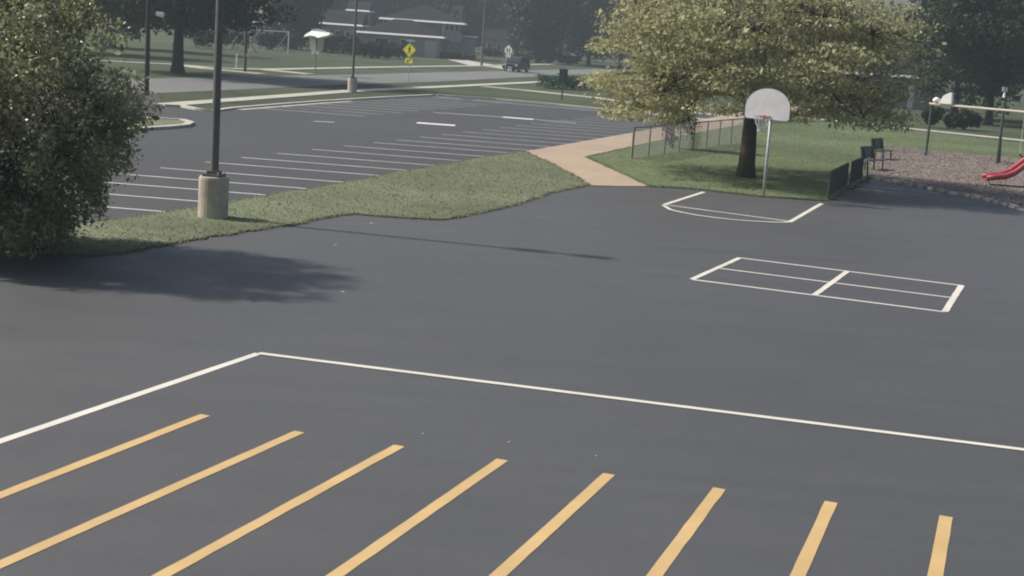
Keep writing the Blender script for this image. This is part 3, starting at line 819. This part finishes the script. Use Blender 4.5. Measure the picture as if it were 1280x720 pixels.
# ---------------- houses
def hip_roof(m, x0, x1, y0, y1, z, rise, ov=0.5, th=0.18, ridge='x', cx=None, rl=None):
    x0 -= ov; x1 += ov; y0 -= ov; y1 += ov
    if ridge == 'x':
        hy = (y0+y1)/2; ins = min((y1-y0)/2, (x1-x0)/2 - 0.2)
        if rl is not None: ins = (x1-x0-rl)/2
        A, B = (x0+ins, hy, z+rise), (x1-ins, hy, z+rise)
    else:
        hx = (x0+x1)/2; ins = min((x1-x0)/2, (y1-y0)/2 - 0.2)
        A, B = (hx, y0+ins, z+rise), (hx, y1-ins, z+rise)
    b = [(x0,y0,z),(x1,y0,z),(x1,y1,z),(x0,y1,z)]
    if ridge == 'x': m.add(b+[A,B], [(0,1,5,4),(1,2,5),(2,3,4,5),(3,0,4),(3,2,1,0)])
    else: m.add(b+[A,B], [(0,1,4),(1,2,5,4),(2,3,5),(3,0,4,5),(3,2,1,0)])
    return m
def fascia(m, x0, x1, y0, y1, z, ov=0.5, h=0.2):
    a, b = ov-0.02, ov+0.22      # eave edge, slope added so it catches sunlight
    m.add([(x0-a,y0-a,z+0.02),(x1+a,y0-a,z+0.02),(x1+a,y1+a,z+0.02),(x0-a,y1+a,z+0.02),(x0-b,y0-b,z-h),(x1+b,y0-b,z-h),(x1+b,y1+b,z-h),(x0-b,y1+b,z-h)],
          [(3,2,1,0),(4,5,6,7),(0,1,5,4),(1,2,6,5),(2,3,7,6),(3,0,4,7)])
def gable_roof(m, x0, x1, y0, y1, z, rise, ov=0.5):
    x0 -= ov; x1 += ov; y0 -= ov; y1 += ov; hy = (y0+y1)/2
    m.add([(x0,y0,z),(x1,y0,z),(x1,y1,z),(x0,y1,z),(x0,hy,z+rise),(x1,hy,z+rise)], [(0,1,5,4),(2,3,4,5),(1,2,5),(3,0,4),(3,2,1,0)])
def window(parent, x0, x1, z0, z1, y, frame=TRIM):
    m = MB(); f_ = 0.07
    m.box(x0,x1,y-0.06,y+0.02,z0,z0+f_); m.box(x0,x1,y-0.06,y+0.02,z1-f_,z1); m.box(x0,x0+f_,y-0.058,y+0.02,z0+f_,z1-f_); m.box(x1-f_,x1,y-0.058,y+0.02,z0+f_,z1-f_)
    o = m.build('window', frame, parent)
    MB().box(x0+f_,x1-f_,y-0.03,y+0.01,z0+f_,z1-f_).build('pane', GLASS, o)
    return o

# split-level house; local origin at its front wing's front-left corner on the ground, x right, y away
D = 214.0
hx0 = onY(449, 71, D).x
X = lambda px: onY(px, 60, D).x - hx0
t = thing('split_level_house', 'split-level grey-roofed house with garage behind the yellow sign', 'house', (hx0, D, 0))
fw = X(549)
MB().box(0, fw, 0, 8, -0.2, 3.15).build('front_wing_wall', BRICK_TAN, t)
m = MB(); hip_roof(m, 0, fw, 0, 9, 3.15, 2.1, ov=0.55); m.build('front_wing_roof', ROOF, t)
m = MB(); fascia(m, 0, fw, 0, 8, 3.15, 0.55, 0.24); m.build('front_wing_gutter', TRIM, t)
gx0, gx1 = X(530.5), X(545.5)
gd = MB().box(gx0, gx1, -0.05, 0.03, 0, 2.45).build('garage_door', GARAGE, t)
for z in (0.6,1.2,1.8): MB().box(gx0+0.02,gx1-0.02,-0.06,-0.052,z,z+0.04).build('groove', SIDING, gd)
window(t, X(500), X(512), 0.9, 2.4, -0.01); window(t, X(468), X(486), 0.9, 2.4, -0.01)
ux0, ux1 = X(464), X(577)
ux0 += 1.0; ux1 -= 0.9
MB().box(ux0, ux1, 8.2, 17, -0.2, 5.35).build('upper_wall', SIDING, t)
m = MB(); hip_roof(m, ux0, ux1, 8.2, 17, 5.35, 2.2, ov=0.75, rl=1.6); rf = m.build('upper_roof', ROOF, t)
m = MB(); fascia(m, ux0, ux1, 8.2, 17, 5.35, 0.75, 0.24); m.build('upper_gutter', TRIM, t)
MB().box(X(565.5), X(570), 13.0, 13.8, 5.5, 8.0).build('chimney', BRICK_TAN, rf)
for a_ in (551,557.5,564): window(t, X(a_), X(a_+5.2), 4.0, 5.0, 8.19)
MB().box(X(549), X(573), 7.6, 8.19, 2.4, 3.9).build('upper_bay', SIDING, t)
for a_ in (551,558,564): window(t, X(a_), X(a_+5), 1.0, 2.0, 8.19)
window(t, X(470), X(476), 4.15, 5.05, 8.19); window(t, X(486), X(490), 4.15, 5.05, 8.19)
MB().tube([(X(548.5),7.9,3.2),(X(548.5),7.9,5.2)], 0.12, 6).build('downspout', TRIM, t)
MB().box(ux1+0.002, ux1+2.3, 9, 15, -0.2, 3.5).build('side_wing_wall', SIDING, t)
m = MB(); hip_roof(m, ux1, ux1+2.3, 9, 15, 3.5, 1.0, ov=0.3, ridge='y'); m.build('side_wing_roof', ROOF, t)
m = MB(); fascia(m, ux1+0.8, ux1+2.3, 9, 15, 3.5, 0.3, 0.2); m.build('side_wing_gutter', SIGN_BACK, t)

# ranch house left of it
D = 222.0
hx0 = onY(384, 62, D).x; X = lambda px: onY(px, 55, D).x - hx0
t = thing('ranch_house', 'low grey-roofed house between dark trees, left of split-level house', 'house', (hx0, D, 0))
fw = X(447)
MB().box(0, fw, 0, 9, -0.2, 4.0).build('wall', BRICK_TAN, t)
m = MB(); gable_roof(m, 0, fw, 0, 9, 4.0, 2.0, 0.6); rf = m.build('roof', ROOF, t)
m = MB(); fascia(m, 0, fw, 0, 9, 4.0, 0.6, 0.22); m.build('gutter', TRIM, t)
MB().box(X(425), X(448), 9.2, 15, -0.2, 6.3).build('rear_wall', BRICK_TAN, t)
m = MB(); gable_roof(m, X(425), X(448), 9.2, 15, 6.3, 1.4, 0.4); m.build('rear_roof', ROOF, t)
m = MB(); fascia(m, X(425), X(448), 9.2, 15, 6.3, 0.4, 0.2); m.build('rear_gutter', TRIM, t)
for a_ in (392,404,418,431): window(t, X(a_), X(a_+7), 1.4, 2.9, -0.01)
window(t, X(430), X(436), 4.9, 5.9, 9.19)

# tan house seen between the left trees
D = 232.0
hx0 = onY(284, 50, D).x; X = lambda px: onY(px, 40, D).x - hx0
t = thing('tan_house', 'tan house with pale fascia seen under the left trees behind the goal', 'house', (hx0, D, 0))
fw = X(352)
MB().box(0, fw, 0, 9, -0.2, 3.4).build('wall', BRICK_ROSE, t)
m = MB(); hip_roof(m, 0, fw, 0, 9, 3.4, 3.2, 0.6); rf = m.build('roof', ROOF_TAN, t)
m = MB(); fascia(m, 0, fw, 0, 9, 3.4, 0.6, 0.22); m.build('gutter', TRIM, t)
MB().box(X(294), X(302), 2.0, 5.0, 4.2, 5.6).build('dormer', TRIM, rf)
for a_ in (296,312,330): window(t, X(a_), X(a_+9), 1.2, 2.6, -0.01)

# small rose house behind the car
D = 262.0
hx0 = onY(604, 66, D).x; X = lambda px: onY(px, 60, D).x - hx0
t = thing('rose_house', 'small rose-brick house in shade behind the pale school sign', 'house', (hx0, D, 0))
fw = X(634)
MB().box(0, fw, 0, 8, -0.2, 3.2).build('wall', BRICK_ROSE, t)
m = MB(); gable_roof(m, 0, fw, 0, 8, 3.2, 2.2, 0.5); m.build('roof', ROOF, t)
for a_ in (609,621): window(t, X(a_), X(a_+6), 1.1, 2.4, -0.01)

# pale house behind the playground tree
D = 135.0
hx0 = onY(1040, 125, D).x; X = lambda px: onY(px, 110, D).x - hx0
t = thing('pale_house', 'pale low house half hidden behind the yellow-green tree crown', 'house', (hx0, D, 0))
fw = X(1166)
MB().box(0, fw, 0, 8, -0.2, 3.0).build('wall', BRICK_TAN, t)
m = MB(); gable_roof(m, 0, fw, 0, 8, 3.0, 1.9, 0.5); m.build('roof', ROOF, t)
m = MB(); fascia(m, 0, fw, 0, 8, 3.0, 0.5, 0.2); m.build('gutter', SIGN_BACK, t)
for a_ in (1060,1088,1118,1150): window(t, X(a_), X(a_+14), 1.0, 2.4, -0.01)
MB().box(X(1136), X(1143), -0.05, 0.02, 0, 2.2).build('door', TRIM, t)

# ================================================================== VEGETATION
def limb_pts(a, b, k=6, wob=0.08, droop=0.0):
    a, b = np.array(a, float), np.array(b, float); L = np.linalg.norm(b-a)
    out = []
    for i in range(k+1):
        u = i/k; p = a*(1-u) + b*u
        p = p + rng.normal(0, wob*L*0.35, 3)*math.sin(math.pi*u)
        p[2] += L*0.14*math.sin(math.pi*u) - droop*u*u
        out.append(p)
    return out

def spray_points(center, n, rad, zr):
    q = rng.normal(size=(n, 3)); q /= np.linalg.norm(q, axis=1)[:, None]
    q *= (rng.random(n)**0.45)[:, None]
    return np.array(center) + q*np.array([rad, rad, zr])

def make_tree(name, label, base, trunk_r, fork_z, crown_c, crown_r, n_spray, per, leaf, lmat, bmat, spray=(0.9,0.35), nlimb=8,
              zmin=None, flat=0.4, group=None, cat='tree', inner=0.35, keep=None, lean=(0,0), twigs=True, aspect=0.55, low_cut=None, lump=0.0, lump_t=-0.25, lump_z=0.0, twig=1.0, limb_len=1.0):
    t = thing(name, label, cat, base, 0, group)
    m = MB()
    top = np.array([lean[0], lean[1], fork_z])
    tr = limb_pts((0,0,-0.15), top, 6, 0.03)
    rads = [trunk_r*(1.35 - 0.9*min(1, u*5) * 0.3 - 0.30*u) for u in np.linspace(0,1,7)]
    rads[0] = trunk_r*1.5; rads[1] = trunk_r*1.08
    m.tube(tr, rads, 12)
    cc = np.array(crown_c, float); cr = np.array(crown_r, float)
    limbs = []
    # leader
    lp_ = limb_pts(top, (cc[0], cc[1], cc[2]+cr[2]*0.75), 8, 0.06); limbs.append(lp_)
    m.tube(lp_, list(np.linspace(rads[-1]*0.9, 0.03, 9)), 8)
    for i in range(nlimb):
        a = 2*math.pi*(i + rng.random()*0.6)/nlimb; el = rng.uniform(-0.45, 0.6)
        tip = cc + cr*np.array([math.cos(a)*math.cos(el), math.sin(a)*math.cos(el), math.sin(el)])*0.8
        z0 = rng.uniform(0.0, 0.45)
        for _ in range(6):
            if keep is None or keep(tip): break
            tip = tip*0.85 + np.array([cc[0]-0.3, cc[1], cc[2]])*0.15
        tip = cc + (tip-cc)*limb_len
        k0_ = int(z0*8); st = lp_[k0_]
        q = limb_pts(st, tip, 7, 0.10); limbs.append(q)
        m.tube(q, list(np.linspace(trunk_r*0.42, 0.02, 8)), 7)
    LP = np.array([p for l in limbs for p in l[1:]])
    C = []
    cnt = 0; guard = 0
    while cnt < n_spray and guard < n_spray*30:
        guard += 1
        q = rng.normal(size=3); q /= np.linalg.norm(q); r = inner + (1-inner)*rng.random()**0.6
        c = cc + cr*q*r
        if zmin is not None and c[2] < zmin + (low_cut(c) if low_cut else 0): continue
        if keep is not None and not keep(c): continue
        if lump and math.sin(c[0]*lump+1.3)*math.sin(c[1]*lump*1.1+0.4) + math.sin(c[2]*lump*1.25+c[0]*lump*0.5)*0.8 < lump_t and c[2] > lump_z: continue
        if twigs:
            d = np.linalg.norm(LP - c, axis=1) + np.maximum(0, LP[:,2]-c[2])*0.6
            s = LP[np.argmin(d)]
            m.tube(limb_pts(s, c, 4, 0.08), [v*twig for v in (0.03,0.024,0.018,0.012,0.006)], 4, caps=False)
        sz = rng.uniform(0.65, 1.25)
        C.append(spray_points(c, max(6, int(per*sz*rng.uniform(0.6,1.3))), spray[0]*sz, spray[1]*sz))
        cnt += 1
    m.build('trunk', bmat, t, smooth=True)
    link_mesh('crown', leaf_mesh('crown', np.concatenate(C), leaf, lmat, flat, aspect), t)
    return t

# --- the tree by the hoop
tb = at(932,222)
make_tree('shade_tree', 'yellow-green shade tree with a thick trunk standing behind the hoop', tb, 0.27, 2.5, (0.2,0.2,3.5), (5.75,5.5,4.8),
          880, 85, 0.12, L_MAIN, BARK, (0.85,0.20), 12, zmin=1.85, flat=0.1, inner=0.35, lump=1.7, lump_t=-0.5, twig=0.6,
          low_cut=lambda c: 0.5*max(0.0, 1-abs(c[0]+1.5)/1.5) + (0.25 if c[0] > 0 else 0.0),
          keep=lambda c: (c[2] < 6.2 or rng.random() < 0.45) and c[0] < 5.0)

# --- bush at the left
bb_ = at(48,316)
make_tree('leafy_bush', 'big leafy bush casting shade on the court at the left edge', bb_, 0.10, 0.5, (-0.6,-0.1,2.25), (2.85,2.5,2.75),
          820, 115, 0.075, L_BUSH, BARK_DARK, (0.30,0.38), 14, zmin=0.12, flat=0.1, inner=0.3, cat='bush', lump=3.6, lump_t=-0.55, lump_z=1.5, twig=0.35, limb_len=0.75,
          keep=lambda c: (c[2] < 2.8 or rng.random() < 0.75) and c[0] < np.interp(c[2], [0.2,1.0,1.8,2.5,3.4,4.0,4.8], [0.3,0.85,1.45,1.7,1.2,0.8,0.45]))
# --- shrub tangled in the fence
make_tree('fence_shrub', 'dark green young tree growing through the chain-link fence', at(840,186), 0.06, 0.8, (0.1,0.1,1.7), (0.85,0.75,1.4),
          70, 70, 0.12, L_DARK, BARK_DARK, (0.35,0.35), 5, zmin=0.3, flat=0.2, inner=0.1, cat='tree', twig=0.4)

# --- dark tree across the road, left
make_tree('roadside_tree', 'large dark tree with thick trunk beside the road at left', at(222,90.5), 0.40, 2.9, (0.3,0.5,7.6), (8.6,8.0,5.4),
          300, 190, 0.27, L_DARK, BARK_DARK, (1.7,0.9), 10, zmin=2.9, flat=0.3, inner=0.2)

# --- background tree kinds: three crowns shared by copies
def proto(lmat, h, cz, cr, zmin, per=110, leaf=0.55):
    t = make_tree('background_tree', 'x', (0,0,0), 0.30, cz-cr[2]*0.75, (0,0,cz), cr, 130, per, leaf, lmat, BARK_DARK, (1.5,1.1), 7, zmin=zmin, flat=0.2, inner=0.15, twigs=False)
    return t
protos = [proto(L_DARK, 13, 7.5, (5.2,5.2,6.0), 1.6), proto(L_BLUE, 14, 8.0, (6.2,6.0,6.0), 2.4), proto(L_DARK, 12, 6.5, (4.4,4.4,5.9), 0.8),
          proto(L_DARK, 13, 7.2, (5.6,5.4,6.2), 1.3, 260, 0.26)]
used = [False]*4
trees = [ # px, distance, kind, scale, label
 (-20,150,0,1.1,'dark tree behind the bush, at the top left corner of the picture'),
 (70,128,3,1.0,'dark broad tree behind the bush, left of the dark pole'),
 (140,150,0,1.0,'dark tree between the bush top and the roadside tree'),
 (258,262,1,1.0,'dark tree behind the tan house, left of its roof'),
 (330,270,0,1.15,'dark tree behind the tan house roof'),
 (368,200,2,1.0,'dark dense tree between the tan house and the low grey house'),
 (360,165,1,0.0,''),
 (400,265,0,1.1,'dark tree behind the low grey house'),
 (440,275,1,1.2,'dark tree rising between the two grey-roofed houses'),
 (476,282,2,1.3,'dark tree behind the left half of the split-level house'),
 (510,288,1,1.2,'dark tree behind the ridge of the split-level house'),
 (548,284,0,1.25,'dark tree right behind the split-level house chimney'),
 (583,262,2,1.15,'dark tree at the right end of the split-level house'),
 (612,285,1,1.25,'dark tree behind the tall wooden utility pole'),
 (645,275,0,1.2,'dark tree behind the rose-brick house'),
 (672,228,2,1.1,'dark low-hanging tree just right of the car'),
 (700,245,1,1.1,'dark broad tree second right of the car'),
 (735,232,0,1.15,'dark tree left of the yellow-green crown'),
 (775,240,1,1.15,'dark tree behind the left side of the yellow-green crown'),
 (830,215,0,1.1,'dark tree behind the yellow-green crown, above the fence shrub'),
 (885,225,1,1.15,'dark tree behind the yellow-green crown, left of the backboard'),
 (940,205,2,1.1,'dark tree behind the yellow-green crown, above the backboard'),
 (990,215,0,1.1,'dark tree behind the yellow-green crown, right of the backboard'),
 (1045,200,1,0.95,'dark tree behind the pale house, left end'),
 (1120,190,2,0.55,'short dark tree behind the pale house under the bright gap'),
 (1192,118,3,1.0,'dark tall tree right of the bright gap, behind the swing'),
 (1235,108,3,0.95,'dark tall tree above the swing beam'),
 (1290,112,3,1.05,'dark tall tree at the right edge of the picture'),
 (1330,150,1,1.1,'dark tree at the far right, mostly cut by the picture edge'),
]
for px, Dd, k, sc, lab in trees:
    if not sc: continue
    p = column(px, Dd)
    if not used[k]: o = protos[k]; used[k] = True
    else: o = copy_tree(protos[k])
    o.location = (p.x, p.y, 0); o.scale = (sc,sc,sc); o.rotation_euler = (0,0,random.uniform(0,6.28))
    tag(o, lab, 'tree', 'dark background trees')

# --- far wood closing the view
def wood(px0, px1, Dd, h, n, label):
    a, b = column(px0, Dd), column(px1, Dd)
    u = rng.random(n); z = h*(0.05 + 0.95*rng.random(n)**0.8)*(0.75 + 0.25*np.sin(u*40)*np.sin(u*17+1))
    C = np.stack([a.x + (b.x-a.x)*u, a.y + (b.y-a.y)*u + rng.uniform(-6,6,n), z], 1)
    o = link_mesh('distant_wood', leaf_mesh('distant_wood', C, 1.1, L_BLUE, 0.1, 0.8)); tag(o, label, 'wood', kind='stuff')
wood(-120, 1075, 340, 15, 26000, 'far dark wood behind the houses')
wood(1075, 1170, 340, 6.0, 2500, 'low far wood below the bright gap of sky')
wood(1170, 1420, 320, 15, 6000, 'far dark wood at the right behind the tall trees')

# --- hedges and shrubs
def shrub(name, label, cat, base, rx, ry, h, n, leaf, lmat, rz=0.0, boxy=False, group=None):
    t = thing(name, label, cat, base, rz, group)
    if boxy:
        C = np.stack([rng.uniform(-rx,rx,n), rng.uniform(-ry,ry,n), h*rng.random(n)**0.7], 1)
        C[:,2] *= 0.9 + 0.12*np.sin(C[:,0]*2.1) + 0.06*np.sin(C[:,0]*5.3)
    else:
        C = []
        for i in range(10):
            a = rng.uniform(0,6.28); r = rng.random()**0.5*0.65
            C.append(spray_points((rx*r*math.cos(a), ry*r*math.sin(a), h*rng.uniform(0.35,0.68)), n//10, min(rx,ry)*0.55, h*0.34))
        C = np.concatenate(C); C[:,2] = np.maximum(C[:,2], 0.03)
    link_mesh('foliage', leaf_mesh('foliage', C, leaf, lmat, 0.2), t)
    m = MB()
    for i in range(4):
        x = rng.uniform(-rx*0.5, rx*0.5); m.tube([(x*0.4,0,-0.05),(x,rng.uniform(-ry,ry)*0.4,h*0.7)], [0.03,0.01], 5)
    m.build('stems', BARK_DARK, t)
    return t
ha, hb = at(676,110), at(772,113)
shrub('hedge', 'low teal-green hedge beyond the lot, behind the green sign', 'hedge', (ha+hb)/2, (hb-ha).length/2, 0.8, 1.2, 6000, 0.16, L_HEDGE, math.atan2((hb-ha).y,(hb-ha).x), True)
ha, hb = at(1168,161), at(1245,166)
shrub('hedge', 'dark hedge behind the swing frame', 'hedge', (ha+hb)/2+Vector((0,2,0)), 3.4, 1.0, 1.5, 5000, 0.2, L_DARK, 0, False)
for px, yy, rx, h, lab in [(452,72,1.6,2.0,'dark shrub at the left end of the split-level house front'),(466,72.5,1.7,2.3,'dark shrub second from left along the split-level house front'),
                           (483,73,1.8,1.9,'dark shrub below the window of the split-level house front'),(499,73.5,1.8,2.3,'dark shrub just left of the yellow sign, at the house front')]:
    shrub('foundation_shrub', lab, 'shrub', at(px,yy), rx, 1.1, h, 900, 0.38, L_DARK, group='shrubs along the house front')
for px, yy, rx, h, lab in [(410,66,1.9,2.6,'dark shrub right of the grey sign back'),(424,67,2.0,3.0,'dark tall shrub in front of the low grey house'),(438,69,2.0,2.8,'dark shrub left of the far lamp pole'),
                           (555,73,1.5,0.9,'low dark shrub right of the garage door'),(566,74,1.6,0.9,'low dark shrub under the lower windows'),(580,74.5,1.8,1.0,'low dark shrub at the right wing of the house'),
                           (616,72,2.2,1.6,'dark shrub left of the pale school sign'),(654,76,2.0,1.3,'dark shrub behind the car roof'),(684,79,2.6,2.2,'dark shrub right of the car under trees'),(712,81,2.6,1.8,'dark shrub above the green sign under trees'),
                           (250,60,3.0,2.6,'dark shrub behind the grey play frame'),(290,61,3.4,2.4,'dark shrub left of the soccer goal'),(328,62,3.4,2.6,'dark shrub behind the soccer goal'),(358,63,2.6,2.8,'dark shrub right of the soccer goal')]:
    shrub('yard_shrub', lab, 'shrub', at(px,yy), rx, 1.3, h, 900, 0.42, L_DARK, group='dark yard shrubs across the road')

# ---------------- grass blades on the verge and mulch chips
def inside(poly, Q):
    x, y = Q[:,0], Q[:,1]; res = np.zeros(len(Q), bool); P_ = np.array(poly); n = len(P_); j = n-1
    for i in range(n):
        xi, yi = P_[i]; xj, yj = P_[j]
        c = ((yi > y) != (yj > y)) & (x < (xj-xi)*(y-yi)/((yj-yi) if yj != yi else 1e-9) + xi)
        res ^= c; j = i
    return res
def blades(name, poly, outline, n, h, label, bmat=None):
    P_ = np.array(poly); lo, hi = P_.min(0), P_.max(0)
    Q = rng.uniform(lo, hi, (n*4, 2)); Q = Q[inside(poly, Q)][:n]
    # ragged fringe along the outline
    O = np.array(outline); k = rng.integers(0, len(O), n//5); u = rng.random(n//5)[:,None]
    E_ = O[k]*(1-u) + O[(k+1) % len(O)]*u + rng.normal(0, 0.045, (n//5, 2))
    Q = np.concatenate([Q, E_]); N = len(Q)
    a = rng.uniform(0, 6.28, N); hh = h*np.exp(rng.normal(0,0.35,N)); w_ = 0.012 + 0.012*rng.random(N)
    d = np.stack([np.cos(a), np.sin(a), np.zeros(N)], 1); l = rng.normal(0, 0.5, (N, 2))*hh[:,None]
    B = np.stack([Q[:,0], Q[:,1], np.full(N, 0.015)], 1); T = B + np.stack([l[:,0], l[:,1], hh], 1)
    V = np.stack([B - d*w_[:,None], B + d*w_[:,None], T + d*w_[:,None]*0.3, T - d*w_[:,None]*0.3], 1)
    o = link_mesh(name, quads_mesh(name, V, bmat or BLADE)); tag(o, label, 'grass', kind='stuff')
vis = AT(*edge_px) + AT((668,196),(684,203),(702,213),(722,223)) + AT(*strip_low[:-2])
blades('verge_grass', vis, verge_outline, 40000, 0.03, 'short dry grass growing on the verge between lot and court')
lw = AT(*lawn_px)
blades('lawn_grass', lw, lw, 60000, 0.028, 'short grass on the lawn around the shade tree', BLADE_LAWN)
Pm = np.array(AT(*mulch_px)); lo, hi = Pm.min(0), Pm.max(0)
Q = rng.uniform(lo, hi, (70000,2)); Q = Q[inside(AT(*mulch_px), Q)][:32000]
C = np.concatenate([Q, np.full((len(Q),1), 0.055)], 1)
o = link_mesh('mulch_chips', leaf_mesh('mulch_chips', C, 0.065, CHIP, 2.0, 0.5)); tag(o, 'loose wood chips on the playground bed', 'mulch', kind='stuff')

# ---------------- specks of litter on the court
for (px, py, s, lab) in [(464,279,0.05,'pale scrap of litter on the court near the grass verge'),(420,306.5,0.04,'pale scrap of litter on the court below the first'),(429,365,0.035,'pale scrap at the tip of the bush shadow'),
                         (636,553,0.018,'tiny pale scrap above the fourth yellow line'),(745,570.5,0.014,'tiny pale scrap above the fifth yellow line'),(529,542.5,0.016,'tiny pale scrap right of the third yellow line end')]:
    p = at(px, py); m = MB(); k = 6
    pts = [(p.x + s*random.uniform(0.6,1.1)*math.cos(2*math.pi*i/k), p.y + s*random.uniform(0.6,1.1)*math.sin(2*math.pi*i/k)) for i in range(k)]
    m.prism(pts, 'z', 0.001, 0.004); m.v = [(x,y,z + (0.006 if z > 0.002 else 0)*random.random()) for x,y,z in m.v]
    tag(m.build('litter_scrap', LITTER), lab, 'litter', 'litter on the court')

# ---------------- air
HZ = MB().box(-420,420,-80,420,-2.0,24.0)
hz, t_, b_ = new_mat('haze air')
t_.nodes.remove(b_)
pv = t_.nodes.new('ShaderNodeVolumePrincipled'); pv.inputs['Color'].default_value = (0.60,0.72,0.80,1); pv.inputs['Density'].default_value = 0.0008
pv.inputs['Anisotropy'].default_value = 0.2
t_.links.new(pv.outputs[0], t_.nodes['Material Output'].inputs['Volume'])
o = HZ.build('haze', hz); o['kind'] = 'stuff'; o['label'] = 'thin summer haze in the air over the whole place'
